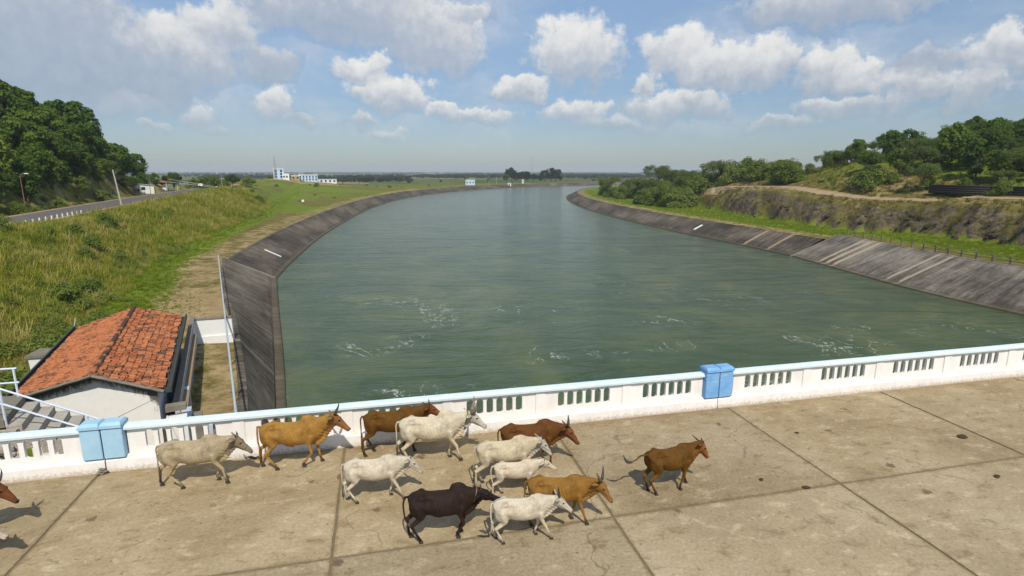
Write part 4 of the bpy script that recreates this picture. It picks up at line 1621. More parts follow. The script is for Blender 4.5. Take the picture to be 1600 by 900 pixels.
def cow(label, pos, heading, scale, mat, legs, poll=(1.0, 1.22), nose_deg=42, lf=0.94, fat=.95, hump=1.0, horn=None, hornm='horn',
        ear=-0.25, tail='down', extras=(), headyaw=0.0, headlen=0.545, dewlap=1.0, belly=1.0, rump=1.0, seed=1, kind='cow'):
    """legs: per leg (rear right, rear left, front right, front left) -> (foot x offset, lift)"""
    rs_ = np.random.default_rng(seed)
    root = empty('cow' if kind != 'bull' else 'bull', (pos[0], pos[1], 0.0), heading)
    root.scale = (scale, scale, scale)
    tag(root, label, kind, 'cattle walking across the dam deck')
    mb = MB()
    # trunk: stations x, top, bottom, half width, sharpness of the spine
    stn = [(-.80, 1.05, .93, .05), (-.775, 1.10, .80, .14), (-.70, 1.15, .72, .205), (-.58, 1.19, .68, .245), (-.46, 1.205, .66, .255), (-.34, 1.185, .635, .235),
           (-.20, 1.165, .60, .262), (-.02, 1.155, .575, .288), (.15, 1.16, .57, .285), (.30, 1.185, .58, .262), (.44, 1.205, .60, .232), (.56, 1.185, .63, .20),
           (.66, 1.14, .68, .165), (.74, 1.08, .76, .11), (.79, 1.02, .86, .05)]
    n_ = 20
    v = []
    for (x, zt, zb, wd) in stn:
        zb = zb + (1 - belly) * .25 * math.exp(-((x - .0) / .35) ** 2)
        zm = zb + (zt - zb) * .50
        for j in range(n_):
            a = 2 * PI * j / n_
            c, s = math.cos(a), math.sin(a)
            if s > 0:       # narrow towards the spine
                yy = wd * fat * (abs(c) ** .85) * (1 - .26 * s ** 2) * (1 if c >= 0 else -1)
                zz = zm + (zt - zm) * s
            else:
                yy = wd * fat * (abs(c) ** .9) * (1 if c >= 0 else -1)
                zz = zm + (zm - zb) * s
            v.append((x * lf, yy, zz))
    f = []
    for i in range(len(stn) - 1):
        for j in range(n_):
            a0, a1 = i * n_ + j, i * n_ + (j + 1) % n_
            f.append((a0, a0 + n_, a1 + n_, a1))
    f.append(tuple(range(n_)))
    f.append(tuple(reversed(range((len(stn) - 1) * n_, len(stn) * n_))))
    mb.raw(v, f)
    # hooks and pins: the bony hips that show on lean cattle
    for s in (-1, 1):
        mb.ball((-.47 * lf, s * .175, 1.115), (.10, .06, .05), 10, 6)
        mb.ball((-.755 * lf, s * .085, 1.055), (.05, .045, .045), 8, 6)
        mb.ball((.47 * lf, s * .155, .93), (.16, .085, .26), 12, 8)       # shoulder
        mb.ball((-.62 * lf, s * .155, .90), (.165, .115, .25), 12, 8)     # thigh
    mb.ball((-.78 * lf, 0, 1.085), (.06, .05, .05), 8, 6)
    if hump > 0:
        mb.ball((.42 * lf, 0, 1.17), (.21, .08, .08 + .085 * hump), 14, 9)
        mb.ball((.37 * lf, 0, 1.18 + .05 * hump), (.14, .065, .05 + .05 * hump), 12, 8)
    # neck
    cyw, syw = math.cos(headyaw), math.sin(headyaw)
    nk0 = np.array([.52 * lf, 0, .99])
    pl = np.array([poll[0] - .62 * (.98 - lf) * (lf > .9), (poll[0] - .55 * lf) * syw * .6, poll[1]])
    mid = (nk0 + pl) / 2 + np.array([.02, 0, -.03])
    mb.tube([nk0 - [.12, 0, -.02], nk0 + [.05, 0, .0], mid, pl - [.03, 0, .055]], [(.175, .25), (.155, .235), (.12, .185), (.092, .135)], 16)
    # dewlap
    dw = [(.30, .60), (.52, .56), (.68, .62)]
    thr = pl + np.array([.02, 0, -.20])
    pts = [np.array([.40 * lf, 0, .66]), np.array([.58 * lf, 0, .66 - .05 * dewlap]), np.array([.72 * lf, 0, .73 - .03 * dewlap]), mid + [0.03, 0, -.20 - .03 * dewlap], thr]
    mb.tube(pts, [(.05, .09), (.05, .12), (.042, .12), (.034, .10), (.032, .05)], 10)
    # head: from poll to muzzle
    nd = math.radians(nose_deg)
    fx = np.array([math.cos(nd) * cyw, math.cos(nd) * syw, -math.sin(nd)])
    upv = np.array([math.sin(nd) * cyw, math.sin(nd) * syw, math.cos(nd)])
    sd_ = np.array([-syw, cyw, 0])
    HLn = headlen
    hp = lambda u, d, s=0: pl + fx * u * HLn + upv * d + sd_ * s
    hs = [(-.12, .085, .055, -.01), (-.04, .105, .09, -.02), (.12, .108, .115, -.045), (.30, .104, .118, -.052), (.48, .086, .102, -.052), (.66, .066, .080, -.05), (.82, .060, .066, -.045), (.94, .062, .060, -.045), (1.0, .052, .05, -.047), (1.03, .03, .03, -.048)]
    v = []
    n_ = 16
    for (u, wd, hh, dz) in hs:
        c0_ = hp(u, dz)
        for j in range(n_):
            a = 2 * PI * j / n_
            c, s = math.cos(a), math.sin(a)
            taper = 1 - .30 * max(0, -s)
            v.append(c0_ + sd_ * wd * c * taper * .96 + upv * hh * (1.10 if s < 0 else 1.0) * s)
    f = []
    for i in range(len(hs) - 1):
        for j in range(n_):
            a0, a1 = i * n_ + j, i * n_ + (j + 1) % n_
            f.append((a0, a1, a1 + n_, a0 + n_))
    f.append(tuple(reversed(range(n_))))
    f.append(tuple(range((len(hs) - 1) * n_, len(hs) * n_)))
    mb.raw(v, f)
    for s in (-1, 1):
        mb.ball(hp(.30, .028, s * .080), (.036, .032, .03), 8, 6)         # brow over the eye
        mb.ball(hp(.22, -.10, s * .055), (.07, .035, .06), 8, 6)          # jaw angle
        mb.ball(hp(-.03, .035, s * .055), (.04, .035, .04), 8, 6)         # horn base
    # legs
    hoofs = []
    for li, s in enumerate((-1, 1, -1, 1)):
        ox, lift = legs[li]
        rear = li < 2
        if rear:
            hip = (-.57 * lf, .93)
            foot = (-.60 * lf + ox, .0 + lift)
            fet = (foot[0] - .035, foot[1] + .115)
            stf = (-.50 * lf + ox * .28, .665)
            hock = ik2(stf, fet, .335, .355, -1)
            y0, y1 = s * .155, s * .125
            mb.tube([(hip[0] - .02, s * .13, hip[1] + .05), (hip[0] + .02, s * .155, .80), (stf[0], s * .16, stf[1]), ((stf[0] * .6 + hock[0] * .4), s * .145, stf[1] * .6 + hock[1] * .4), (hock[0], y1, hock[1])],
                    [(.13, .20), (.115, .185), (.085, .125), (.058, .082), (.042, .058)], 12)
            mb.tube([(hock[0] - .02, y1, hock[1] + .05), (hock[0], y1, hock[1]), ((hock[0] + fet[0]) / 2, y1, (hock[1] + fet[1]) / 2), (fet[0], y1, fet[1]), (foot[0], y1, foot[1] + .05)],
                    [(.028, .034), (.038, .05), (.029, .034), (.036, .040), (.038, .042)], 10)
        else:
            sh = (.50 * lf, .86)
            foot = (.49 * lf + ox, .0 + lift)
            fet = (foot[0] - .03, foot[1] + .11)
            if lift > .06 or ox < -.18:
                fet = (foot[0] + .03, foot[1] + .10)
            elb = (.45 * lf + ox * .18, .64)
            knee = ik2(elb, fet, .285, .265, 1)
            y1 = s * .125
            mb.tube([(sh[0] - .02, s * .14, sh[1]), (.48 * lf + ox * .1, s * .15, .74), (elb[0], s * .145, elb[1]), ((elb[0] + knee[0]) / 2, s * .135, (elb[1] + knee[1]) / 2), (knee[0], y1, knee[1])],
                    [(.085, .16), (.08, .13), (.066, .09), (.047, .058), (.040, .046)], 12)
            mb.tube([(knee[0], y1, knee[1] + .04), (knee[0], y1, knee[1]), ((knee[0] + fet[0]) / 2, y1, (knee[1] + fet[1]) / 2), (fet[0], y1, fet[1]), (foot[0], y1, foot[1] + .05)],
                    [(.034, .036), (.041, .046), (.029, .032), (.035, .039), (.038, .042)], 10)
        hoofs.append((foot, fet, y1))
    # sheath / udder hint
    if 'udder' in extras:
        mb.ball((-.42 * lf, 0, .62), (.13, .10, .09), 10, 7)
    if 'sheath' in extras:
        mb.tube([(-.22 * lf, 0, .60), (-.05 * lf, 0, .545), (.02, 0, .53)], [.05, .045, .02], 8)
    me0 = mb.mesh('tmp')
    tmp = bpy.data.objects.new('tmp', me0)
    COL.objects.link(tmp)
    rm = tmp.modifiers.new('r', 'REMESH')
    rm.mode = 'VOXEL'
    rm.voxel_size = .0155
    sm = tmp.modifiers.new('s', 'SMOOTH')
    sm.iterations = 5
    sm.factor = .5
    dg = bpy.context.evaluated_depsgraph_get()
    me = bpy.data.meshes.new_from_object(tmp.evaluated_get(dg))
    me.name = 'body'
    bpy.data.objects.remove(tmp)
    nv = len(me.vertices)
    co = np.empty(nv * 3, np.float32)
    me.vertices.foreach_get('co', co)
    co = co.reshape(-1, 3).astype(float)
    nr = np.empty(nv * 3, np.float32)
    me.vertices.foreach_get('normal', nr)
    nr = nr.reshape(-1, 3)
    ne = len(me.edges)
    ed = np.empty(ne * 2, np.int32)
    me.edges.foreach_get('vertices', ed)
    ed = ed.reshape(-1, 2)
    deg = np.bincount(ed.ravel(), minlength=nv).astype(float)[:, None]
    # flesh flows over the joints of the trunk; legs and face keep their edges
    wgt = (sstep(.50, .72, co[:, 2]) * .55 * (1 - .85 * sstep(.0, .10, (co - pl) @ fx)) + .06)[:, None]
    for _ in range(34):
        acc_ = np.zeros_like(co)
        for c_i in range(3):
            acc_[:, c_i] = np.bincount(ed[:, 0], weights=co[ed[:, 1], c_i], minlength=nv) + np.bincount(ed[:, 1], weights=co[ed[:, 0], c_i], minlength=nv)
        co = co + (acc_ / np.maximum(deg, 1) - co) * wgt
    x, y, z = co[:, 0] / lf, co[:, 1], co[:, 2]
    # ribs, hollow flank, folds of the neck
    side = np.clip((np.abs(y) - .10) / .1, 0, 1)
    ay = np.abs(y)
    rib = np.sin((x + .32 * (z - .9)) * 2 * PI / .082) * (.004 + .013 * np.clip(fbm(x * 5, z * 5 + seed, 2) + .3, 0, 1)) * np.exp(-((x - .06) / .22) ** 2) * np.exp(-((z - .95) / .16) ** 2) * side
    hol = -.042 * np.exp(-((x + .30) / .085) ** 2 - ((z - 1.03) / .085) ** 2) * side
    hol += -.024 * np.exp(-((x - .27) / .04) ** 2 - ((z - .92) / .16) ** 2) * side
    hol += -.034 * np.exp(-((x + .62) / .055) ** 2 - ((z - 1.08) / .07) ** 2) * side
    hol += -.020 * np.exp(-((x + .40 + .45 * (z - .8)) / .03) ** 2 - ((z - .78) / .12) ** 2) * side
    hollow_shade = np.clip(-hol / .03, 0, 1)
    hol += .020 * np.exp(-((x + .48) / .075) ** 2 - ((z - 1.15) / .045) ** 2 - ((ay - .17) / .09) ** 2)
    hol += .022 * np.exp(-((x + .765) / .035) ** 2 - ((z - 1.04) / .04) ** 2)
    hol += .016 * np.exp(-(y / .022) ** 2) * sstep(1.08, 1.14, z) * (x < .3) * (x > -.75)
    hol += .016 * np.exp(-((z - 1.085 + .08 * (x + .2)) / .018) ** 2) * np.exp(-((x + .27) / .17) ** 2) * side
    hol += .016 * np.exp(-((x - .36 - .25 * (z - .9)) / .03) ** 2) * np.exp(-((z - 1.0) / .14) ** 2) * side
    fold = np.sin((x * .8 + z) * 60) * .007 * sstep(.60, .72, x) * sstep(1.05, .85, z) * (z > .6)
    lump = fbm(x * 9 + seed * 3.7, z * 9 + y * 5, 3) * .012 * (z > .5)
    co = co + nr * (rib + hol + fold + lump)[:, None]
    me.vertices.foreach_set('co', co.astype(np.float32).ravel())
    # pigment masks, and the shade painted into the hollows
    pts_ = sstep(.36, .10, z) * .75 + .55 * np.exp(-((x + .82) / .05) ** 2) * (z < 1.0) * (z > .5)
    hu = (co - pl) @ fx / HLn
    near = np.linalg.norm(co - hp(.45, -.04), axis=1) < HLn * .78
    isface = near & (hu > -.05)
    pts_ = np.where(isface, np.maximum(pts_ * 0, sstep(.90, 1.0, hu) * 1.0), pts_)
    knees = .45 * np.exp(-((z - .40) / .05) ** 2) * (np.abs(y) > .05) * (z < .5)
    pts_ = pts_ + knees
    if hump > 0.6:
        pts_ = pts_ + .28 * np.exp(-((x - .35) / .16) ** 2) * sstep(1.12, 1.3, z)
    set_attr(me, 'hollow', np.clip(hollow_shade, 0, 1))
    set_attr(me, 'points', np.clip(pts_, 0, 1))
    set_attr(me, 'belly', np.clip(sstep(.80, .58, z) * (z > .40) + .7 * sstep(.62, .46, z) * sstep(.15, .3, z), 0, 1))
    set_attr(me, 'face', np.where(isface, sstep(-.05, .18, hu), 0))
    me.shade_smooth()
    me.materials.clear()
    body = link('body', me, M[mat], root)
    # hooves, cloven
    for (foot, fet, y1) in hoofs:
        hb = MB()
        fx_, fz = foot
        tilt = 0.03 if fz > .05 else 0
        for t in (-1, 1):
            yy = y1 + t * .021
            bot = [(fx_ - .04, yy - .018, fz), (fx_ + .062, yy - .016, fz - tilt), (fx_ + .062, yy + .016, fz - tilt), (fx_ - .04, yy + .018, fz)]
            topv = [(fx_ - .038, yy - .017, fz + .05), (fx_ + .018, yy - .016, fz + .066), (fx_ + .018, yy + .016, fz + .066), (fx_ - .038, yy + .017, fz + .05)]
            hb.hexa(bot, topv)
        hb.build('hoof', M['hoof'], root, bevel=.006)
    # ears: a curled leaf
    for s in (-1, 1):
        eb = MB()
        base = hp(.02, -.01, s * .085)
        out = sd_ * s * .80 + upv * ear - fx * .55
        out /= np.linalg.norm(out)
        crs = np.cross(out, upv)
        crs /= np.linalg.norm(crs)
        nrm_ = np.cross(out, crs)
        ring = []
        L_ = .25
        for (t, wd, cu) in ((0, .020, .0), (.22, .045, .022), (.5, .056, .026), (.78, .036, .012), (1.0, .005, -.012)):
            c0_ = base + out * L_ * t - upv * .03 * t * t
            ring.append([c0_ - crs * wd + nrm_ * cu * s, c0_ - nrm_ * .008, c0_ + crs * wd + nrm_ * cu * s, c0_ + nrm_ * .008])
        v = [q for r_ in ring for q in r_]
        f = []
        for i in range(4):
            for j in range(4):
                a0, a1 = i * 4 + j, i * 4 + (j + 1) % 4
                f.append((a0, a1, a1 + 4, a0 + 4))
        f += [(3, 2, 1, 0), (16, 17, 18, 19)]
        eb.raw(v, f)
        me_e = eb.mesh('ear', True)
        for an in ('points', 'belly', 'face'):
            set_attr(me_e, an, np.full(len(me_e.vertices), .55 if an == 'points' else .4))
        link('ear', me_e, M[mat], root)
        MB().ball(hp(.30, .012, s * .099), (.021, .015, .019), 10, 7).build('eye', M['eye'], root, True)
        MB().ball(hp(.955, -.012, s * .034), (.013, .012, .010), 8, 5).build('nostril', M['eye'], root, True)
        if horn:
            hl, outw, fwd, curl, r0 = horn
            b0 = hp(-.03, .045, s * .062)
            hpnt = []
            rad = []
            for k in range(12):
                t = k / 11
                a = t * curl
                o_ = outw * math.sin(min(a, PI)) if curl > 0 else outw * t
                pt = b0 + sd_ * s * hl * (outw * math.sin(t * PI * .62) * .9) + np.array([0, 0, 1.0]) * hl * (t * (1 - .28 * outw)) + fx * hl * fwd * math.sin(t * curl) + np.array([cyw, syw, 0]) * hl * (-.12 * t + fwd * .5 * t * t)
                hpnt.append(pt)
                rad.append(max(.004, r0 * (1 - t ** 1.3) + .004))
            MB().tube(hpnt, rad, 9).build('horn', M[hornm], root, True)
    # tail with switch
    tb = np.array([-.80 * lf, 0, 1.09])
    if tail == 'down':
        tp = [tb, tb + [-.045, .0, -.02], tb + [-.075, .01, -.18], tb + [-.065, .02, -.42], tb + [-.06, .02, -.62], tb + [-.075, .02, -.74]]
        sw = [tb + [-.06, .02, -.60], tb + [-.075, .02, -.72], tb + [-.085, .025, -.86], tb + [-.08, .03, -.95]]
    elif tail == 'swing':
        tp = [tb, tb + [-.05, -.01, -.03], tb + [-.06, -.03, -.30], tb + [-.03, -.04, -.52], tb + [-.04, -.03, -.68], tb + [-.12, -.0, -.78]]
        sw = [tb + [-.08, -.02, -.75], tb + [-.17, .01, -.80], tb + [-.27, .03, -.77], tb + [-.36, .04, -.76]]
    elif tail == 'up':
        tp = [tb, tb + [-.08, 0, .015], tb + [-.2, 0.0, .02], tb + [-.34, .0, -.07], tb + [-.48, 0, -.11]]
        sw = [tb + [-.44, 0, -.105], tb + [-.56, .0, -.085], tb + [-.66, .0, .02], tb + [-.70, .0, .12]]
    else:   # 'wrap'
        tp = [tb, tb + [-.07, -.02, -.02], tb + [-.11, -.05, -.18], tb + [-.09, -.07, -.40], tb + [-.02, -.10, -.60]]
        sw = [tb + [-.03, -.10, -.58], tb + [.03, -.12, -.64], tb + [.08, -.13, -.67], tb + [.10, -.13, -.70]]
    def dense(q, k=14):
        a_, _ = resample(np.array(q), 0.02)
        return list(a_)
    tp = dense(tp)
    tmesh = MB().tube(tp, list(np.linspace(.028, .013, len(tp))), 8).mesh('tail', True)
    for an in ('points', 'belly', 'face'):
        set_attr(tmesh, an, np.zeros(len(tmesh.vertices)) + (.15 if an == 'points' else 0))
    tl = link('tail', tmesh, M[mat], root)
    sw = dense(sw)
    k = len(sw)
    MB().tube(sw, [.014 + .024 * math.sin(PI * min(1, i / (k - 1) + .08)) ** .8 * (1 if i < k - 1 else .2) for i in range(k)], 8).build('tail_switch', M['hide_black' if False else 'horn'], tl, True)
    if 'halter' in extras:
        ringp = [hp(.05, -.05) + sd_ * .118 * math.cos(a) + upv * .128 * math.sin(a) - fx * .03 * math.sin(a) for a in np.linspace(0, 2 * PI, 22)]
        MB().tube(ringp, [.014] * 22, 6).build('halter', M['rope'], root, True)
        ringp = [hp(.62, -.05) + sd_ * .074 * math.cos(a) + upv * .088 * math.sin(a) for a in np.linspace(0, 2 * PI, 20)]
        MB().tube(ringp, [.008] * 20, 5).build('noseband', M['rope'], root, True)
    if 'collar' in extras:
        c0_ = pl + np.array([-.13, 0, -.09])
        ringp = [c0_ + np.array([0, 1, 0]) * .108 * math.cos(a) + np.array([.25, 0, 1]) * .165 * math.sin(a) for a in np.linspace(0, 2 * PI, 24)]
        MB().tube(ringp, [.014] * 24, 6).build('collar', M['rope'], root, True)
        if 'bell' in extras:
            lb = c0_ + np.array([-.045, 0, -.19])
            MB().tube([lb + [0, 0, .03], lb, lb + [0, 0, -.06], lb + [0, 0, -.10]], [.010, .02, .036, .042], 9).build('bell', M['bell'], root, True)
    return root


# horn: length, spread, forward sweep, curl, base radius
cow('lean grey cream cow with a rope round its head, walking behind all the others', (-4.62, 13.95), -.02, 1.0, 'hide_grey_cream',
    ((.27, 0), (-.27, 0), (.24, .035), (-.02, 0)), poll=(.98, 1.14), nose_deg=47, horn=(.09, .2, .0, .5, .022), extras=('halter', 'sheath'), hump=.7, dewlap=.8, tail='down', seed=1)
cow('tan ribbed cow with tall forward curving horns close to the parapet', (-2.42, 14.35), -.04, 1.05, 'hide_tan',
    ((.16, 0), (-.22, 0), (-.24, .06), (.16, .0)), poll=(1.02, 1.26), nose_deg=46, horn=(.34, .28, .34, 1.9, .034), extras=('collar', 'bell', 'sheath'), hump=1.0, dewlap=1.3, tail='swing', seed=2)
cow('rusty brown cow squeezed against the parapet beside the big horned white bull', (.08, 14.58), .02, 1.0, 'hide_brown',
    ((-.18, 0), (.05, 0), (.1, 0), (-.15, 0)), poll=(1.03, 1.22), nose_deg=38, horn=(.13, .1, .05, .6, .020), hump=.45, tail='down', belly=1.0, seed=3)
cow('big white humped bull with long lyre shaped horns and a neck bell', (1.05, 13.80), -.05, 1.07, 'hide_bull',
    ((.08, 0), (-.24, 0), (.25, .03), (.0, 0)), poll=(1.03, 1.18), nose_deg=44, horn=(.44, .40, .26, 2.2, .058), hornm='horn_pale', extras=('collar', 'bell', 'sheath'), hump=1.1, dewlap=1.2, tail='down', seed=4, kind='bull')
cow('white polled cow with its head lowered, beside the dark brown bull', (-.40, 12.32), -.04, .87, 'hide_white',
    ((.10, 0), (-.16, 0), (.30, 0), (-.04, 0)), poll=(.98, 1.09), nose_deg=50, horn=(.04, .1, 0, .5, .016), hump=.35, tail='down', dewlap=.8, seed=5)
cow('chestnut red cow with dark upswept horns, farthest right beside the parapet', (3.50, 12.95), -.03, 1.0, 'hide_red',
    ((-.12, 0), (.12, 0), (.1, 0), (-.12, 0)), poll=(1.0, 1.05), nose_deg=52, headyaw=-.35, horn=(.27, .55, .05, 1.3, .034), hump=.6, tail='down', seed=6)
cow('cream cow with a grey face, between the chestnut cow and the white calf', (2.72, 12.35), .03, .94, 'hide_cream',
    ((-.20, 0), (-.02, 0), (.12, 0), (-.10, 0)), poll=(1.0, 1.10), nose_deg=56, headyaw=-.12, horn=(.13, .15, .05, .6, .02), hump=.55, tail='down', seed=7)
cow('small white calf squeezed between the cream cow and the golden cow', (2.86, 11.78), -.05, .70, 'hide_calf',
    ((-.22, 0), (.10, 0), (-.10, 0), (.12, 0)), poll=(.98, 1.16), nose_deg=34, headyaw=-.15, horn=(.05, .2, 0, .5, .018), hump=.2, fat=.86, dewlap=.4, tail='wrap', seed=8, kind='calf')
cow('golden tan cow with wide spread horns behind the foremost white cow', (3.50, 10.50), -.20, .90, 'hide_golden',
    ((-.1, 0), (.1, 0), (.22, 0), (-.12, .0)), poll=(1.0, 1.12), nose_deg=54, headyaw=-.40, horn=(.32, .68, .02, 1.0, .032), hump=.3, tail='down', dewlap=1.0, seed=9)
cow('dark brown humped bull with its head pushed down behind a white cow', (.98, 10.55), -.06, .92, 'hide_black',
    ((.06, 0), (-.16, 0), (-.10, .05), (-.02, .02)), poll=(.92, 1.08), nose_deg=28, lf=.92, horn=(.09, .2, .0, .6, .022), hump=1.25, fat=.98, dewlap=1.4, extras=('collar', 'sheath'), tail='wrap', seed=10, kind='bull')
cow('pale white cow in front of the golden cow, the nearest of the herd', (2.58, 10.12), -.07, .80, 'hide_white',
    ((.06, 0), (-.10, 0), (.30, 0), (-.06, 0)), poll=(.98, 1.12), nose_deg=44, headyaw=-.15, horn=(.25, .10, .05, .6, .030), ear=.15, hump=.35, tail='swing', fat=.92, dewlap=.6, seed=11)
cow('lone brown cow ahead of the herd with its tail swung out behind', (6.48, 11.12), .10, .92, 'hide_brown',
    ((.06, 0), (-.02, 0), (-.14, 0), (.20, 0)), poll=(.86, 1.23), nose_deg=60, headyaw=-.35, headlen=.48, lf=.86, horn=(.07, .2, 0, .5, .02), hump=.25, fat=.98, dewlap=.5, belly=1.0, tail='up', seed=12)
cow('brown cow with a curved dark horn, only its head inside the left edge', (-8.92, 12.75), -.02, 1.0, 'hide_red',
    ((.1, 0), (-.15, 0), (.2, 0), (-.05, 0)), poll=(.98, 1.16), nose_deg=50, horn=(.30, .35, .15, 2.0, .027), hump=.6, seed=13)
cow('white cow with a dark eye, only its lowered head inside the left edge', (-8.52, 11.75), -.04, .90, 'hide_white',
    ((.1, 0), (-.15, 0), (.2, 0), (-.05, 0)), poll=(.98, .98), nose_deg=40, horn=(.06, .2, 0, .5, .02), hump=.4, seed=14)

# ---------------------------------------------------------------- trees, bushes, grass
def leaf_cloud(centres, radii, per, size, rng_, droop=0.2, flat=0.0, aspect=2.0):
    """many small folded leaves gathered in clumps; returns verts, quads"""
    Vs, Fs = [], []
    base = 0
    for c, r in zip(centres, radii):
        n_ = per
        d = rng_.normal(size=(n_, 3))
        d /= np.linalg.norm(d, axis=1)[:, None]
        rad = r * (0.45 + 0.55 * rng_.random(n_) ** 0.6)
        p = c + d * rad[:, None] * np.array([1, 1, .75])
        nrm = d * 1.0 + rng_.normal(size=(n_, 3)) * .40 + np.array([0, -.15, .85 + flat])
        nrm /= np.linalg.norm(nrm, axis=1)[:, None]
        t = np.cross(nrm, rng_.normal(size=(n_, 3)))
        t /= np.linalg.norm(t, axis=1)[:, None]
        t[:, 2] -= droop
        t /= np.linalg.norm(t, axis=1)[:, None]
        b = np.cross(nrm, t)
        s = size * (.65 + .7 * rng_.random(n_))
        L = (t * s[:, None])
        Wd = (b * (s / aspect)[:, None])
        up_ = nrm * (s * .14)[:, None]
        v = np.stack([p, p + L * .5 + Wd * .5 + up_, p + L, p + L * .5 - Wd * .5 + up_], 1).reshape(-1, 3)
        q = base + np.arange(n_)[:, None] * 4 + np.array([0, 1, 2, 3])[None]
        Vs.append(v)
        Fs.append(q)
        base += n_ * 4
    return np.concatenate(Vs), np.concatenate(Fs)


def tree_proto(kind, seed):
    g = np.random.default_rng(seed)
    cs, rs_, limbs = [], [], []
    if kind == 'teak':            # tall, several rounded storeys of big drooping leaves
        H = 10.0
        for k in range(30):
            t = .26 + .74 * (k / 29)
            w_ = 2.9 * math.sin(PI * min(1, (1.06 - t) * 1.15)) ** .7
            a = g.random() * 2 * PI
            q = w_ * (.25 + .75 * g.random() ** .5)
            c = np.array([math.cos(a) * q, math.sin(a) * q, H * t - .4])
            cs.append(c)
            rs_.append(.75 + .55 * g.random())
        per, size, asp, leaf = 80, .68, 1.45, 'leaf_teak'
        th_, trunk_r = H * .8, .20
    elif kind == 'broad':
        H = 7.5
        for k in range(30):
            d = g.normal(size=3)
            d /= np.linalg.norm(d)
            c = np.array([0, 0, H * .62]) + d * np.array([2.9, 2.9, 2.0]) * (.35 + .65 * g.random() ** .5)
            cs.append(c)
            rs_.append(.7 + .6 * g.random())
        per, size, asp, leaf = 95, .46, 1.7, 'leaf_dark'
        th_, trunk_r = H * .6, .20
    elif kind == 'acacia':        # flat-topped, feathery, see-through
        H = 6.0
        for k in range(34):
            a = g.random() * 2 * PI
            q = 3.4 * g.random() ** .5
            c = np.array([math.cos(a) * q, math.sin(a) * q, H * (.62 + .30 * g.random()) - .10 * q])
            cs.append(c)
            rs_.append(.5 + .5 * g.random())
        per, size, asp, leaf = 120, .30, 2.4, 'leaf_feather'
        th_, trunk_r = H * .6, .16
    elif kind == 'bush':          # round to the ground
        H = 3.6
        for k in range(28):
            d = g.normal(size=3)
            d[2] = abs(d[2])
            d /= np.linalg.norm(d)
            c = np.array([0, 0, .5]) + d * np.array([2.0, 2.0, 2.5]) * (.4 + .6 * g.random() ** .5)
            cs.append(c)
            rs_.append(.5 + .45 * g.random())
        per, size, asp, leaf = 110, .32, 2.0, 'leaf_bush'
        th_, trunk_r = H * .6, .10
    elif kind == 'shrub':
        H = 1.6
        for k in range(12):
            d = g.normal(size=3)
            d[2] = abs(d[2])
            d /= np.linalg.norm(d)
            cs.append(np.array([0, 0, .2]) + d * np.array([.9, .9, 1.0]) * (.4 + .6 * g.random() ** .5))
            rs_.append(.3 + .25 * g.random())
        per, size, asp, leaf = 80, .17, 1.9, 'leaf_bush'
        th_, trunk_r = .7, .05
    else:                          # far tree
        H = 8.0
        for k in range(14):
            d = g.normal(size=3)
            d /= np.linalg.norm(d)
            cs.append(np.array([0, 0, H * .6]) + d * np.array([2.6, 2.6, 2.6]) * (.4 + .6 * g.random() ** .5))
            rs_.append(.9 + .6 * g.random())
        per, size, asp, leaf = 42, .85, 1.5, 'leaf_far'
        th_, trunk_r = H * .55, .2
    v, q = leaf_cloud(np.array(cs), rs_, per, size, g, droop=.5 if kind == 'teak' else .15, aspect=asp)
    cm_ = fastmesh('crown', v, quads=q)
    cm_.materials.append(M[leaf])
    tb = MB()
    lean = g.normal(size=2) * .25
    tp = [np.array([lean[0] * t * t, lean[1] * t * t, th_ * t - .4 * (1 - t)]) for t in np.linspace(0, 1, 7)]
    tb.tube(tp, list(np.linspace(trunk_r, trunk_r * .3, 7)), 7)
    for c, r in list(zip(cs, rs_))[::2]:
        t = np.clip((c[2] / th_) * .62, .12, .95)
        i = int(t * 6)
        a = tp[i]
        m_ = (a + c) / 2 + g.normal(size=3) * .15
        tb.tube([a, m_, c], [trunk_r * .32, trunk_r * .2, .02], 5)
    tm = tb.mesh('trunk', True)
    tm.materials.append(M['bark'])
    return cm_, tm


PROTO = {}
for kd, cnt in (('teak', 4), ('broad', 3), ('acacia', 3), ('bush', 4), ('shrub', 3), ('far', 3)):
    PROTO[kd] = [tree_proto(kd, 100 + 7 * i + len(kd)) for i in range(cnt)]
LAB = {'teak': ('teak_tree', 'tree'), 'broad': ('broadleaf_tree', 'tree'), 'acacia': ('thorn_tree', 'tree'), 'bush': ('bush', 'bush'), 'shrub': ('shrub', 'shrub'), 'far': ('far_tree', 'tree')}
vr = random.Random(11)


def tree(kd, x, y, s, label, group=None, sz=None, sink=.15, z=None):
    nm, cat = LAB[kd]
    c_, t_m = vr.choice(PROTO[kd])
    zz = (hz(x, y) if z is None else z) - sink * s
    r = empty(nm, (x, y, zz), vr.uniform(0, 6.28))
    r.scale = (s, s, (sz or s) * vr.uniform(.92, 1.08))
    tag(r, label, cat, group)
    link('crown', c_, None, r)
    link('trunk', t_m, None, r)
    return r


def spaced(n, fn, dmin, tries=2600):
    out = []
    for _ in range(tries):
        p = fn()
        if p is None:
            continue
        if all((p[0] - q[0]) ** 2 + (p[1] - q[1]) ** 2 > dmin ** 2 for q in out):
            out.append(p)
            if len(out) >= n:
                break
    return out


def road_d(x, y):
    return float(pl_dist(np.array([[x, y]]), ROADC)[0][0])


def px_of(x, y):
    v = np.array([x, y, -CAM_H])
    return 800 + 880 * (v @ RT) / (v @ FW)



# wood on the left hill
def thin(P_, n, dmin):
    out = []
    for p in P_:
        if all((p[0] - q[0]) ** 2 + (p[1] - q[1]) ** 2 > dmin ** 2 for q in out):
            out.append(p)
            if len(out) >= n:
                break
    return out


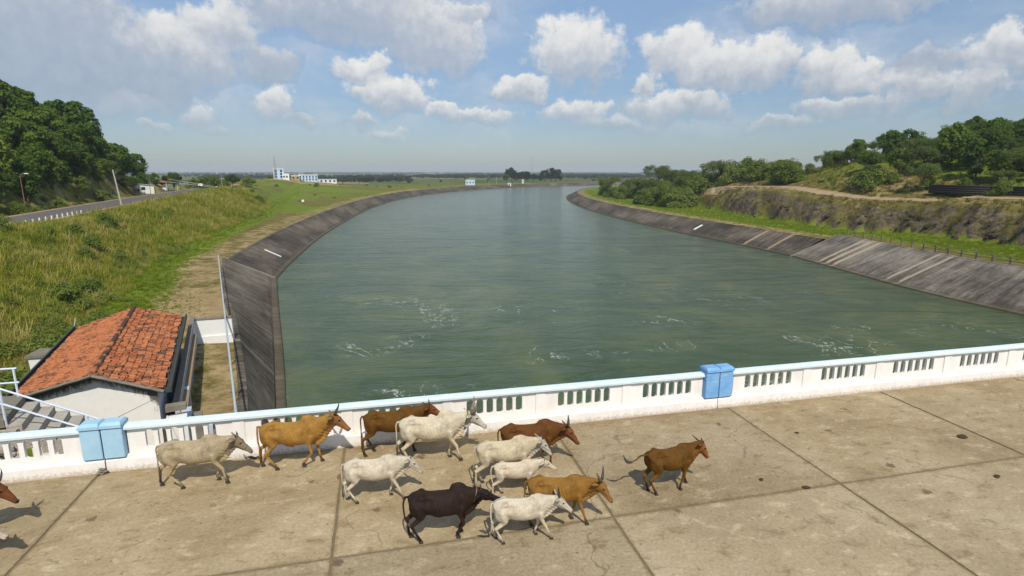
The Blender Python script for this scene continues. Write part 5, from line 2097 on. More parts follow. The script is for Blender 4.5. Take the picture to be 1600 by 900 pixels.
gq = np.random.default_rng(77)
cq = np.array([bearing(a_, d_) for a_, d_ in zip(gq.uniform(-70, 254, 5000), gq.uniform(80, 235, 5000))])
dq = pl_dist(cq, ROADC)[0]
kq = (dq > 10.5) & (dq < 52) & (gq.random(5000) < 1.15 - dq / 60)
ZN = lambda px, cuts, names: names[sum(px > c for c in cuts)]
for (x, y) in thin(cq[kq], 170, 4.2):
    dd = road_d(x, y)
    px = px_of(x, y)
    kd = 'teak' if vr.random() < .78 else 'broad'
    s = vr.uniform(1.05, 1.5) * (.50 + .50 * min(1, (dd - 10) / 9)) * (1.0 if px < 150 else .86 if px < 205 else .68)
    tree(kd, x, y, s * (1 if kd == 'teak' else 1.2), ('tall ' if s > 1.25 else 'young ' if s < .85 else '') + ('big leaved teak tree ' if kd == 'teak' else 'dark round tree ') +
         ('just above the earth bank' if dd < 17 else 'midway up the left hill' if dd < 28 else 'on top of the left hill') +
         ZN(px, (20, 70, 112, 150, 188), (', at the left edge', ', behind the rusty lamp', ', right of the lamp', ', left of the pale pole', ', behind the pale pole', ', above the white hut')), 'trees of the wood on the left hill')


def f_leftb():
    px = vr.uniform(-20, 255)
    d = vr.uniform(78, 190)
    x, y = bearing(px, d)
    dd = road_d(x, y)
    if not 7.5 < dd < 13:
        return None
    return (x, y)


for (x, y) in spaced(26, f_leftb, 3.2):
    tree(vr.choice(['shrub', 'shrub', 'bush']), x, y, vr.uniform(.6, 1.1), 'scrubby bush on the earth bank below the left wood' + ZN(px_of(x, y), (60, 120, 180), (' at the left edge', ' near the rusty lamp', ' behind the pale pole', ' left of the white hut')), 'bushes on the bank below the left wood')
for (px, d, kd, s, lab) in [(268, 232, 'broad', .95, 'spreading dark tree just past the right end of the left wood'), (300, 265, 'bush', 1.3, 'low bush behind the lifted barrier pole'),
                            (322, 250, 'bush', 2.0, 'light green round tree left of the tall lamp post by the barrier'), (362, 262, 'broad', .85, 'dark round tree behind the lamp post by the barrier'),
                            (345, 275, 'bush', 1.5, 'bush between the two trees beyond the barrier'), (388, 285, 'bush', 1.6, 'round bush standing right of the dark tree beyond the barrier')]:
    x, y = bearing(px, d)
    tree(kd, x, y, s, lab, z=hz(x, y))


# right bank
def track_d(x, y):
    return -float(pl_dist(np.array([[x, y]]), TRACK[::8])[0][0])


def on_track(px, off):
    dd_s = np.linspace(90, 330, 960)
    q = np.array([bearing(px, d) for d in dd_s])
    k = -pl_dist(q, TRACK[::8])[0]
    return q[int(np.argmin(np.abs(k - off)))]


def f_right(lo, hi, d0, d1, k0, k1):
    def f():
        px = vr.uniform(lo, hi)
        d = vr.uniform(d0, d1)
        x, y = bearing(px, d)
        k = track_d(x, y)
        if not k0 < k < k1:
            return None
        return (x, y, px, d)
    return f


for (x, y, px, d) in spaced(110, f_right(1290, 1700, 150, 300, 14, 110), 4.6):
    r = vr.random()
    kd = 'teak' if r < .45 else 'broad' if r < .75 else 'acacia'
    s = {'teak': .72, 'broad': .9, 'acacia': 1.0}[kd] * vr.uniform(1.05, 1.55) * (.62 + .38 * min(1, max(0, (px - 1320) / 180)))
    tree(kd, x, y, s, {'teak': 'big leaved tree', 'broad': 'dark round tree', 'acacia': 'feathery thorn tree'}[kd] + (' low on the right hill' if track_d(x, y) < 38 else ' on the crest of the right hill') + ZN(px, (1390, 1480, 1570), (', at its left end', ', above the big round bush', ', above the black pipes', ', at the right edge')), 'trees on the right hill')
for (x, y, px, d) in spaced(80, f_right(1130, 1680, 125, 270, 5, 70), 4.2):
    kd = vr.choice(['bush', 'shrub', 'shrub', 'acacia'])
    tree(kd, x, y, vr.uniform(.5, 1.05), {'bush': 'rounded bush', 'shrub': 'low leafy shrub', 'acacia': 'feathery thorn bush'}[kd] + (' beside the right dirt track' if track_d(x, y) < 18 else ' on the slope above the dirt track') + ZN(px, (1250, 1400, 1520), (', nearest the bend', ', below the skyline trees', ', left of the black pipes', ', above the black pipes')), 'scrub on the right slope')
for (px, d, kd, s, lab) in [(1360, 7, 'bush', 2.1, 'big round green bush nearest the bend of the right dirt track'), (1268, 45, 'bush', 1.75, 'round light green bush alone on the skyline of the right hill'),
                            (1335, 38, 'teak', .85, 'tree with a browned leafy top above the big round bush'), (1300, 42, 'acacia', 1.1, 'flat dark thorn tree left of the brown topped tree'),
                            (1445, 8, 'acacia', 1.1, 'dull feathery bush left of the black pipes'), (1400, 12, 'bush', .9, 'smaller bush right of the big round bush'),
                            (1378, 75, 'broad', .42, 'tiny tree standing apart against the sky on the right ridge'),
                            (1545, 55, 'broad', 1.35, 'tallest spreading tree on the crest of the right hill'), (1600, 58, 'broad', 1.3, 'tall tree at the right edge on the hill crest'),
                            (1490, 58, 'acacia', 1.4, 'wide feathery tree left of the tallest tree on the right crest'),
                            (1562, 4, 'shrub', 1.5, 'green shrub in front of the gap between the black pipe stacks')]:
    x, y = on_track(px, d)
    tree(kd, x, y, s, lab)


def f_rb():
    px = vr.uniform(935, 1235)
    d = vr.uniform(135, 330)
    x, y = bearing(px, d)
    dc = abs(float(pl_dist(np.array([[x, y]]), RCO)[0][0]))
    if in_poly(np.array([[x, y]]), CANAL)[0] or dc < 13 or dc > 85 or abs(track_d(x, y)) < 3 and y < 175:
        return None
    if d < 185 and px < 1150 and dc < 24:
        return None
    if y < 208 and -float(pl_dist(np.array([[x, y]]), FOOT)[0][0]) < 15:
        return None
    return (x, y, px, d)


for (x, y, px, d) in spaced(105, f_rb, 4.2):
    kd = vr.choice(['bush', 'bush', 'bush', 'bush', 'bush', 'acacia'])
    s = vr.uniform(1.15, 2.2)
    tree(kd, x, y, s, ('large ' if s > 1.7 else 'small ') + {'bush': 'round bush', 'acacia': 'thorn bush'}[kd] + ' on the right bank' + (', front row' if abs(float(pl_dist(np.array([[x, y]]), RCO)[0][0])) < 34 else ', back row') + ZN(px, (965, 1000, 1040, 1075, 1115, 1155, 1195), (' at the very point of the bend', ' just behind the point', ' left of the gauge strip', ' above the gauge strip', ' right of the gauge strip', ' short of the dirt track', ' at the end of the dirt track', ' left of the lone skyline bush')), 'bushes along the right bank at the bend')

gq2 = np.random.default_rng(5)
cq = np.array([bearing(a_, d_) for a_, d_ in zip(gq2.uniform(-60, 380, 3000), np.exp(gq2.uniform(math.log(34), math.log(190), 3000)))])
kq = (pl_dist(cq, TOE)[0] > 1) & (pl_dist(cq, ROADC)[0] < -7) & (fbm(cq[:, 0] * .05, cq[:, 1] * .05, 3) > .0)
for (x, y) in thin(cq[kq], 46, 3.0):
    kd = vr.choice(['shrub', 'shrub', 'shrub', 'bush'])
    tree(kd, x, y, vr.uniform(.6, 1.15) * (.7 if kd == 'bush' else 1), ('low shrub' if kd == 'shrub' else 'round bush') + ' in the tall grass slope' + ZN(np.hypot(x, y), (45, 55, 66, 78, 92, 112, 140), (' left of the tiled house', ' behind the tiled house', ' below the nearest guard posts', ' below the middle guard posts', ' below the farther guard posts', ' below the pale pole', ' just past the pale pole', ' towards the barrier')), 'shrubs in the tall grass slope')

for (px, d, off, s, lab) in [(1008, 232, 0, 1.7, 'first'), (1034, 222, 0, 2.0, 'second'), (1056, 214, 0, 1.9, 'third'), (1074, 222, 0, 2.1, 'fourth'), (1092, 236, 0, 2.1, 'fifth'), (1112, 0, 9, 1.9, 'sixth'),
                             (1134, 0, 12, 2.1, 'seventh'), (1152, 0, 9, 2.2, 'eighth'), (1170, 0, 13, 2.3, 'ninth'), (1192, 0, 9, 1.7, 'tenth'), (1214, 0, 14, 1.6, 'eleventh'), (1236, 0, 18, 1.4, 'twelfth')]:
    x, y = bearing(px, d) if d else on_track(px, off)
    tree('bush', x, y, s * 1.15, lab + ' from the left in the row of big bushes past the dirt track', 'row of big bushes past the dirt track')

# mid distance left: scattered bushes between road and canal
def f_lm():
    px = vr.uniform(330, 800)
    d = vr.uniform(180, 640)
    x, y = bearing(px, d)
    P_ = np.array([[x, y]])
    if in_poly(P_, CANAL)[0] or abs(float(pl_dist(P_, LCO)[0][0])) < 16:
        return None
    if float(pl_dist(P_, ROADC)[0][0]) > -8:
        return None
    return (x, y, px, d)


for (x, y, px, d) in spaced(60, f_lm, 9):
    tree(vr.choice(['shrub', 'shrub', 'bush']), x, y, vr.uniform(.5, 1.1), 'small bush on the open ground left of the canal' + ZN(px, (430, 520, 640), (', beyond the barrier', ', below the blue hilltop buildings', ', right of the hilltop buildings', ', near the white and blue house')), 'scattered bushes left of the canal')
# trees by the far bend
for i, (px, d, s, k) in enumerate([(800, 735, 2.1, 'far'), (816, 745, 1.7, 'far'), (824, 735, 1.7, 'far'), (834, 750, 1.2, 'far'), (845, 740, 1.1, 'far'), (851, 750, 1.7, 'far'), (862, 745, 2.1, 'far'), (868, 738, 2.0, 'far'), (807, 740, 1.3, 'far'), (876, 760, 1.0, 'far'), (790, 760, .9, 'far')]):
    x, y = bearing(px, d)
    tree('far', x, y, s * 1.25, 'tree in the clump beyond the far bend of the canal', 'clump of trees at the far bend', z=-6)


def f_far():
    px = vr.uniform(300, 1150)
    d = 640 * math.exp(vr.uniform(0, 1.3))
    x, y = bearing(px, d)
    P_ = np.array([[x, y]])
    if abs(float(pl_dist(P_, LCO)[0][0])) < 30 or abs(float(pl_dist(P_, RCO)[0][0])) < 30 or in_poly(P_, CANAL)[0]:
        return None
    return (x, y)


for (x, y) in spaced(110, f_far, 14):
    tree('far', x, y, vr.uniform(.55, 1.0), 'hazy tree among the fields of the far plain', 'trees on the far plain', sz=vr.uniform(.5, .8))


# ---------------------------------------------------------------- stuff scattered with geometry nodes
def blades_proto(n_, hgt, rad, wid, seed, m, lean=.45):
    g = np.random.default_rng(seed)
    v, q = [], []
    for k in range(n_):
        a = g.random() * 2 * PI
        r = rad * math.sqrt(g.random())
        b = np.array([math.cos(a) * r, math.sin(a) * r, -.05])
        ph = g.random() * 2 * PI
        d = np.array([math.cos(ph), math.sin(ph), 0])
        s = np.array([-d[1], d[0], 0]) * wid
        h_ = hgt * g.uniform(.55, 1.1)
        l_ = lean * h_ * g.uniform(.3, 1.2)
        i = len(v)
        for (t, w_) in ((0, 1), (.45, .8), (.8, .5), (1.0, .12)):
            c = b + np.array([0, 0, h_ * t * (1 - .18 * t)]) + d * l_ * t * t
            v += [c - s * w_, c + s * w_]
        for j in range(3):
            q.append((i + 2 * j, i + 2 * j + 1, i + 2 * j + 3, i + 2 * j + 2))
    me_ = fastmesh('tuft', np.array(v), quads=np.array(q))
    me_.materials.append(M[m])
    return bpy.data.objects.new('tuft', me_)


def scatter(name, pts, scl, protos, g):
    me_ = bpy.data.meshes.new(name)
    me_.vertices.add(len(pts))
    me_.vertices.foreach_set('co', np.asarray(pts, np.float32).ravel())
    rot = np.column_stack([g.normal(size=len(pts)) * .1, g.normal(size=len(pts)) * .1, g.random(len(pts)) * 6.28])
    set_attr(me_, 'rot', rot, 'FLOAT_VECTOR')
    set_attr(me_, 'scl', scl)
    set_attr(me_, 'idx', g.integers(0, len(protos), len(pts)), 'INT')
    o = bpy.data.objects.new(name, me_)
    COL.objects.link(o)
    ng = bpy.data.node_groups.new(name, 'GeometryNodeTree')
    ng.interface.new_socket('Geometry', in_out='INPUT', socket_type='NodeSocketGeometry')
    ng.interface.new_socket('Geometry', in_out='OUTPUT', socket_type='NodeSocketGeometry')
    N, L = ng.nodes, ng.links
    gi, go = N.new('NodeGroupInput'), N.new('NodeGroupOutput')
    ip = N.new('GeometryNodeInstanceOnPoints')
    gi2 = N.new('GeometryNodeGeometryToInstance')
    for p_ in reversed(protos):
        oi = N.new('GeometryNodeObjectInfo')
        oi.inputs['Object'].default_value = p_
        L.new(oi.outputs['Geometry'], gi2.inputs[0])
    L.new(gi.outputs[0], ip.inputs['Points'])
    L.new(gi2.outputs[0], ip.inputs['Instance'])
    ip.inputs['Pick Instance'].default_value = True
    for nm, typ, sock in (('rot', 'FLOAT_VECTOR', 'Rotation'), ('scl', 'FLOAT', 'Scale'), ('idx', 'INT', 'Instance Index')):
        na = N.new('GeometryNodeInputNamedAttribute')
        na.data_type = typ
        na.inputs[0].default_value = nm
        L.new(na.outputs[0], ip.inputs[sock])
    L.new(ip.outputs[0], go.inputs[0])
    md_ = o.modifiers.new('scatter', 'NODES')
    md_.node_group = ng
    tag(o, kind='stuff')
    return o


g = np.random.default_rng(21)


def cand(n_, a0, a1, r0, r1, pw=1.0):
    """random ground points, thinning out with distance"""
    a = np.radians(g.uniform(a0, a1, n_)) + YAW
    r = r0 * (r1 / r0) ** (g.random(n_) ** pw)
    return np.column_stack([np.sin(a) * r, np.cos(a) * r]), r


tufts = [blades_proto(26, 1.0, .38, .018, 300 + i, 'grass_tall') for i in range(4)]
tuftg = [blades_proto(22, .45, .36, .020, 320 + i, 'grass_green', .8) for i in range(3)]
P2, R2 = cand(150000, -60, -8, 22, 330, .85)
dt, _ = pl_dist(P2, TOE)
dd, _ = pl_dist(P2, ROADC)
nn = fbm(P2[:, 0] * .12, P2[:, 1] * .12, 3)
keep = (dt > -1.0 + 5 * nn) & (dd < -5.4) & (P2[:, 1] > 18) & ~((P2[:, 0] > -19.5) & (P2[:, 1] < 44)) & (P2[:, 1] < 230 + 60 * nn)
Pk, Rk = P2[keep], R2[keep]
zk = terrain(Pk)
sc_ = (.6 + .6 * g.random(len(Pk)) + .9 * g.random(len(Pk)) ** 6) * (.55 + .45 * sstep(-1, 3, dt[keep])) * (1 + .5 * sstep(60, 200, Rk)) * (1 + .5 * nn[keep])
scatter('tall_grass', np.column_stack([Pk, zk]), sc_, tufts, g)
# lush strip and berm on the left, low turf
P2, R2 = cand(120000, -50, 8, 24, 420, .8)
dt, _ = pl_dist(P2, TOE)
dl, _ = pl_dist(P2, LCO)
nn = fbm(P2[:, 0] * .2, P2[:, 1] * .2, 3)
ins = in_poly(P2, CANAL)
lush_ = sstep(-8, -3, dt)
inhouse = (P2[:, 0] > -20) & (P2[:, 1] < 44.6) & (P2[:, 0] < -9.3 - (P2[:, 1] - 27.3) * .244)
keep = ~ins & (np.abs(dl) > 2.2) & (P2[:, 0] < P2[:, 1] * .5) & (dt < 1.5) & ~inhouse & (g.random(len(P2)) < .16 + .75 * lush_ + .8 * nn + .3 * (P2[:, 1] < 44))
Pk = P2[keep]
scatter('berm_grass', np.column_stack([Pk, terrain(Pk)]), (.30 + .5 * g.random(len(Pk))) * (.5 + .6 * lush_[keep]), tuftg, g)
# right berm and slopes
P2, R2 = cand(150000, 2, 60, 55, 420, .9)
dr, _ = pl_dist(P2, RCO)
df, _ = pl_dist(P2, FOOT)
df = -df
ins = in_poly(P2, CANAL)
nn = fbm(P2[:, 0] * .1, P2[:, 1] * .1, 3)
tk_, _ = pl_dist(P2, TRACK[::8])
keep = ~ins & (np.abs(dr) > 3.0) & (P2[:, 0] > 70) & (np.abs(tk_) > 2.6)
bermm = df < 1
pr_ = np.where(bermm, .10 + .85 * sstep(4, 8, np.abs(dr)), .28 + 1.1 * nn)
keep &= g.random(len(P2)) < pr_
Pk = P2[keep]
isb = bermm[keep]
zz = terrain(Pk)
scatter('right_berm_grass', np.column_stack([Pk, zz])[isb], .35 + .5 * g.random(isb.sum()), tuftg, g)
scatter('hill_grass', np.column_stack([Pk, zz])[~isb], .5 + .7 * g.random((~isb).sum()), [blades_proto(26, .9, .40, .018, 340, 'grass_hill'), tuftg[0], blades_proto(24, .8, .40, .018, 341, 'grass_hill')], g)
# broad leaved weeds at the foot of the slope by the house
weed = []
for i in range(3):
    v, q = leaf_cloud(np.array([[0, 0, .35], [.3, .1, .25], [-.25, .15, .3], [0, -.3, .2]]), [.35, .3, .3, .3], 26, .16, np.random.default_rng(400 + i), aspect=1.6)
    me_ = fastmesh('weed', v, quads=q)
    me_.materials.append(M['leaf_bush'])
    weed.append(bpy.data.objects.new('weed', me_))
P2, R2 = cand(26000, -60, -12, 22, 260, .9)
dt, _ = pl_dist(P2, TOE)
dd, _ = pl_dist(P2, ROADC)
nn = fbm(P2[:, 0] * .18 + 4, P2[:, 1] * .18, 4)
keep = (dt > -2.5) & (dd < -5.5) & (g.random(len(P2)) < (-.06 + 2.6 * nn + .9 * sstep(70, 35, R2))) & ~((P2[:, 0] > -19.3) & (P2[:, 1] < 42)) & (P2[:, 1] > 19)
Pk = P2[keep]
scatter('weeds', np.column_stack([Pk, terrain(Pk)]), (.7 + 1.0 * g.random(len(Pk))) * (1 + .6 * sstep(60, 35, R2[keep])), weed, g)
# rocks breaking out of the right cutting
rock = []
for i in range(4):
    gg = np.random.default_rng(500 + i)
    rb = MB().ball((0, 0, 0), (1, .8, .7), 9, 6)
    vv = np.array(rb.v)
    vv *= (1 + .35 * (gg.random((len(vv), 1)) - .5))
    vv = np.round(vv * 2.2) / 2.2 * .5 + vv * .5
    me_ = bpy.data.meshes.new('rock')
    me_.from_pydata([tuple(p_) for p_ in vv], [], rb.f)
    me_.materials.append(M['rock_face'])
    rock.append(bpy.data.objects.new('rock', me_))
P2, R2 = cand(30000, 10, 60, 60, 240, 1.0)
df, _ = pl_dist(P2, FOOT)
df = -df
nn = fbm(P2[:, 0] * .16, P2[:, 1] * .16, 4)
n3 = fbm(P2[:, 0] * .5 + 7, P2[:, 1] * .5, 3)
dfr = df + 7 * nn
keep = (dfr > -.5) & (dfr < 4.6) & (P2[:, 1] < 190) & (P2[:, 0] > 70) & (g.random(len(P2)) < .22 + 1.3 * n3)
Pk = P2[keep]
scatter('cutting_rocks', np.column_stack([Pk, terrain(Pk) - .1]), (.15 + .6 * g.random(len(Pk)) ** 2.5), rock, g)
# far woods on the plain
fb_ = []
for i in range(3):
    v, q = leaf_cloud(np.array([[0, 0, 3.], [3, 1, 2.5], [-3, -1, 2.6], [1, 3, 2.2]]), [2.4, 2.2, 2.2, 2.], 40, 1.3, np.random.default_rng(600 + i), aspect=1.4)
    me_ = fastmesh('clump', v, quads=q)
    me_.materials.append(M['leaf_far'])
    fb_.append(bpy.data.objects.new('clump', me_))
P2, R2 = cand(16000, -52, 52, 760, 8200, .8)
nn = fbm(P2[:, 0] * .004, P2[:, 1] * .0022, 4)
keep = (nn > .02) & (np.abs(pl_dist(P2, LCO)[0]) > 40) & (np.abs(pl_dist(P2, RCO)[0]) > 40) & ~in_poly(P2, CANAL)
Pk = P2[keep]
scatter('far_woodland', np.column_stack([Pk, terrain(Pk)]), (.7 + .9 * g.random(len(Pk))) * (1 + .5 * sstep(1500, 6000, R2[keep])), fb_, g)

# ---------------------------------------------------------------- roadside things
def place(px, py, z):
    return at(px, py, z)


def on_road(px, off):
    """ground point at the bearing of px lying 'off' metres from the road centre (left positive)"""
    ds = np.linspace(50, 320, 900)
    q = np.array([bearing(px, d) for d in ds])
    k = np.abs(pl_dist(q, ROADC)[0] - off)
    return tuple(q[int(np.argmin(k))])


def lamp(px, off, hgt, lab, arm=1, pm='pole_grey'):
    x, y = on_road(px, off)
    r = empty('street_lamp', (x, y, hz(x, y)))
    tag(r, lab, 'street lamp', 'street lamps by the left road')
    MB().tube([(0, 0, -.3), (0, 0, hgt * .5), (0, 0, hgt)], [.10, .08, .05], 7).build('post', M[pm], r)
    MB().tube([(0, 0, hgt - .05), (.5 * arm, -.3, hgt + .22), (1.1 * arm, -.6, hgt + .25)], [.035, .035, .03], 6).build('arm', M['pole_grey'], r)
    MB().ball((1.35 * arm, -.72, hgt + .22), (.42, .24, .10), 10, 6).build('lamp_head', M['post_white'], r, True)


lamp(30, 6.5, 7.0, 'rusty street lamp in front of the earth bank at the far left', 1, 'roof_rust')
lamp(279, 6, 6.5, 'street lamp rising above the open shelter', 1)
lamp(345, -5.5, 6.0, 'street lamp by the foot of the barrier', -1)


def utility_pole(px, off, hgt, lab, rx=0, ry=0, m='pole_grey', r0=.14):
    x, y = on_road(px, off)
    p = empty('utility_pole', (x, y, hz(x, y)))
    tag(p, lab, 'pole', 'poles by the left road')
    p.rotation_euler = (rx, ry, 0)
    MB().tube([(0, 0, -.4), (0, 0, hgt)], [r0, r0 * .75], 8).build('post', M[m], p)
    MB().box((-.45, -.04, hgt - .5), (.45, .04, hgt - .4)).build('crossarm', M['steel_dark'], p)
    return p


utility_pole(183, -4.6, 7.6, 'pale concrete pole standing at the canal side of the road', 0, -.10, 'pole_grey', .17)
utility_pole(231, 5.2, 6.2, 'thin dark pole in front of the white hut', 0, 0, 'steel_dark', .07)
utility_pole(289, 7.5, 5.5, 'thin dark pole right of the open shelter', 0, 0, 'steel_dark', .06)
# white guard posts
k = 0
gp = None
for d in np.linspace(57, 122, 36):
    best = None
    t_i = np.argmin(np.abs(np.hypot(ROAD[:, 0], ROAD[:, 1]) - d) + (ROAD[:, 1] < 20) * 1e3)
    p = offset(ROAD, -4.4)[t_i]
    # interpolate along the road
    s_ = np.interp(d, np.hypot(ROAD[:, 0], ROAD[:, 1])[ROAD[:, 1] > 20], RDU[ROAD[:, 1] > 20])
    q = offset(ROAD, -4.3)
    x, y = np.interp(s_, RDU, q[:, 0]), np.interp(s_, RDU, q[:, 1])
    if gp is None:
        gp = MB().box((-.09, -.07, -.3), (.09, .07, .78)).box((-.092, -.072, .3), (.092, .072, .42)).mesh('guard_post', bevel=.02)
    o = link('guard_post', gp, M['post_white'], None, (x, y, hz(x, y)), (0, 0, .5))
    tag(o, 'white painted guard post along the canal side of the left road', 'guard post', 'white guard posts along the left road')
# hut
x, y = on_road(223, 9.5)
hut = empty('hut', (x, y, hz(x, y)), .62)
tag(hut, 'small white hut with a slanting sheet roof beside the open shelter', 'hut')
MB().hexa([(-2, -1.7, -.3), (2, -1.7, -.3), (2, 1.7, -.3), (-2, 1.7, -.3)], [(-2, -1.7, 2.7), (2, -1.7, 2.3), (2, 1.7, 2.3), (-2, 1.7, 2.7)]).build('wall', M['wall_white'], hut)
MB().hexa([(-2.2, -2, 2.735), (2.3, -2, 2.285), (2.3, 2, 2.285), (-2.2, 2, 2.735)], [(-2.2, -2, 2.84), (2.3, -2, 2.39), (2.3, 2, 2.39), (-2.2, 2, 2.84)]).build('roof', M['roof_sheet'], hut)
MB().box((-2.04, -.5, 0), (-2.003, .45, 2.0)).build('door', M['blue_frame'], hut)
MB().box((-1.5, -1.74, .9), (-.4, -1.703, 1.8)).build('window', M['window_dark'], hut)
x, y = on_road(208, 11)
o = MB().tube([(0, 0, -.3), (0, 0, 1.8)], [.9, .9], 14).ball((0, 0, 1.8), (.9, .9, .25), 14, 6).build('water_tank', M['wall_shade_tank_blue'], None, True, loc=(x, y, hz(x, y) + .3))
tag(o, 'pale blue round tank half hidden left of the white hut', 'tank')
x, y = on_road(256, 9.0)
shl = empty('shelter', (x, y, hz(x, y)), .55)
tag(shl, 'open roadside shelter with a rusty roof on thin posts', 'shelter')
MB().hexa([(-3.6, -2, 2.45), (3.6, -2, 2.45), (3.6, 2, 2.45), (-3.6, 2, 2.45)], [(-2.6, -.3, 3.15), (2.6, -.3, 3.15), (2.6, .3, 3.15), (-2.6, .3, 3.15)]).build('roof', M['roof_rust'], shl)
for sx in (-3.2, -.1, 3.2):
    for sy_ in (-1.7, 1.7):
        MB().box((sx - .09, sy_ - .09, -.3), (sx + .09, sy_ + .09, 2.46)).build('post', M['pillar_sky'], shl)
MB().box((-3.5, -1.95, -.3), (-.4, -1.75, .75)).build('low_wall', M['wall_white'], shl)
MB().box((-2.8, -.9, -.2), (2.8, .9, .55)).build('bench', M['old_concrete'], shl)
# barrier: lattice boom lifted across the road
x, y = on_road(336, -4.6)
bar_ = empty('road_barrier', (x, y, hz(x, y)))
tag(bar_, 'long white lattice barrier pole sloping up across the road', 'barrier')
tx, ty = on_road(262, 6.5)
va = np.array([0, 0, 1.0])
tipz = CAM_H + np.hypot(tx, ty) * .0 
dtip = np.hypot(tx, ty) * .94
tip = np.array([*bearing(262, dtip)[:2], 0])
dd_ = ray(262, 280)
tip[2] = CAM_H + dtip * dd_[2] / np.hypot(dd_[0], dd_[1])
vb = tip - np.array([x, y, hz(x, y)])
for (nm, oz) in (('boom', 0.0), ('boom', -.9)):
    MB().bar(va + [0, 0, oz * .35], vb + [0, 0, oz], .075, .06, 6).build(nm, M['post_white'], bar_)
mb = MB()
for t in np.linspace(.05, .98, 22):
    a = va * (1 - t) + vb * t
    l = -.9 * t - .315 * (1 - t)
    t2 = t - .02
    b_ = va * (1 - t2) + vb * t2
    mb.bar(a, b_ + [0, 0, l], .03, n=4)
mb.build('lattice', M['post_white'], bar_)
MB().box((-.35, -.35, -.3), (.35, .35, 1.2)).build('base', M['wall_white'], bar_)
t = .38
pp = va * (1 - t) + vb * t
MB().box((pp[0] - .7, pp[1] - .05, pp[2] - .55), (pp[0] + .7, pp[1] + .0, pp[2] + .25)).build('sign_plate', M['gauge_white'], bar_)
x, y = on_road(294, -4.6)
o = MB().ball((0, 0, .25), (.8, .55, .42), 9, 6).build('boulder', M['rock_face'], None, loc=(x, y, hz(x, y)))
tag(o, 'brown boulder on the verge short of the barrier', 'boulder')
x, y = bearing(335, 205)


# far buildings
def win_grid(root, wall, x0, x1, z0, z1, nx_, nz_, ww, wh, yf):
    for i in range(nx_):
        for k_ in range(nz_):
            cx = x0 + (i + .5) * (x1 - x0) / nx_
            cz = z0 + (k_ + .5) * (z1 - z0) / nz_
            MB().box((cx - ww / 2, yf - .06, cz - wh / 2), (cx + ww / 2, yf - .003, cz + wh / 2)).build('window', M['window_dark'], wall)


def far_building(name, px, d, w_, dp, h_, m, lab, wins=(3, 1), cat='building', dz=0, roofm='wall_white'):
    x, y = bearing(px, d)
    a = -math.atan2(x, y)
    r = empty(name, (x, y, hz(x, y) + dz), a)
    tag(r, lab, cat)
    wl_ = MB().box((-w_ / 2, -dp / 2, -3), (w_ / 2, dp / 2, h_)).build('wall', M[m], r)
    MB().box((-w_ / 2 - .2, -dp / 2 - .2, h_ + .003), (w_ / 2 + .2, dp / 2 + .2, h_ + .45)).build('roof', M[roofm], r)
    win_grid(r, wl_, -w_ / 2, w_ / 2, .6, h_ - .2, wins[0], wins[1], .55 * w_ / wins[0] * .75, 1.3, -dp / 2)
    return r


r = far_building('tower_house', 435, 412, 6.4, 6, 6.4, 'wall_lightblue', 'pale blue and white tower house on the low hill', (2, 3))
MB().box((2.2, -3.6, -2), (6.4, 2.6, 3.6)).build('wing', M['wall_white'], r)
for cx in (3.2, 4.9):
    MB().box((cx - .5, -3.68, 1.0), (cx + .5, -3.603, 2.2)).build('window', M['window_dark'], r)
far_building('school_building', 481, 430, 12.5, 7, 4.4, 'wall_lightblue', 'long blue two storey building on the low hill', (6, 2))
far_building('shed', 461, 424, 5.5, 5, 2.6, 'wall_tan', 'low tan shed between the tower house and the blue building', (2, 1), 'shed')
far_building('long_shed', 508, 440, 15, 6, 2.4, 'wall_white', 'long low white shed right of the blue building on the hill', (5, 1), 'shed', roofm='wall_lightblue')
far_building('pump_house', 734.5, 560, 9.0, 6, 4.6, 'wall_lightblue', 'white and pale blue flat roofed house near the far canal bank', (3, 1))
far_building('kiosk', 796, 590, 3.4, 3, 2.6, 'wall_white', 'tiny white kiosk by the far bend', (1, 1), 'kiosk')
far_building('kiosk', 817, 640, 2.0, 2, 3.6, 'wall_white', 'white shed half hidden under the far clump of trees', (1, 1), 'kiosk')
for (px, d, c) in [(497, 405, 'wall_tan'), (520, 408, 'wall_white'), (512, 402, 'track_dirt')]:
    pass


def lattice_tower(px, d, h_, w_, lab):
    x, y = bearing(px, d)
    r = empty('antenna_mast', (x, y, hz(x, y)))
    tag(r, lab, 'mast')
    mb = MB()
    c4 = [(-1, -1), (1, -1), (1, 1), (-1, 1)]
    for (a, b_) in c4:
        mb.bar((a * w_, b_ * w_, -.5), (a * w_ * .25, b_ * w_ * .25, h_), .09, .06, 4)
    mb.build('leg_frame', M['pole_grey'], r)
    mb = MB()
    K_ = 9
    for k_ in range(K_):
        t0, t1 = k_ / K_, (k_ + 1) / K_
        for i in range(4):
            a, b_ = c4[i], c4[(i + 1) % 4]
            w0, w1 = w_ * (1 - .75 * t0), w_ * (1 - .75 * t1)
            mb.bar((a[0] * w0, a[1] * w0, h_ * t0), (b_[0] * w1, b_[1] * w1, h_ * t1), .05, n=4)
    mb.build('bracing', M['pole_grey'], r)
    MB().bar((0, 0, h_), (0, 0, h_ * 1.12), .05, n=5).build('aerial', M['pole_grey'], r)


lattice_tower(430, 408, 15, .7, 'thin antenna mast beside the tower house on the hill')
lattice_tower(831, 1400, 48, 2.6, 'tall lattice mast far beyond the clump of trees')
for (px, d) in [(764, 575), (776, 600), (728, 700)]:
    x, y = bearing(px, d)
    o = MB().tube([(0, 0, -.5), (0, 0, 8.5)], [.18, .12], 6).build('utility_pole', M['pole_grey'], None, loc=(x, y, hz(x, y)))
    tag(o, 'thin far utility pole right of the white and blue house', 'pole', 'far poles by the canal')

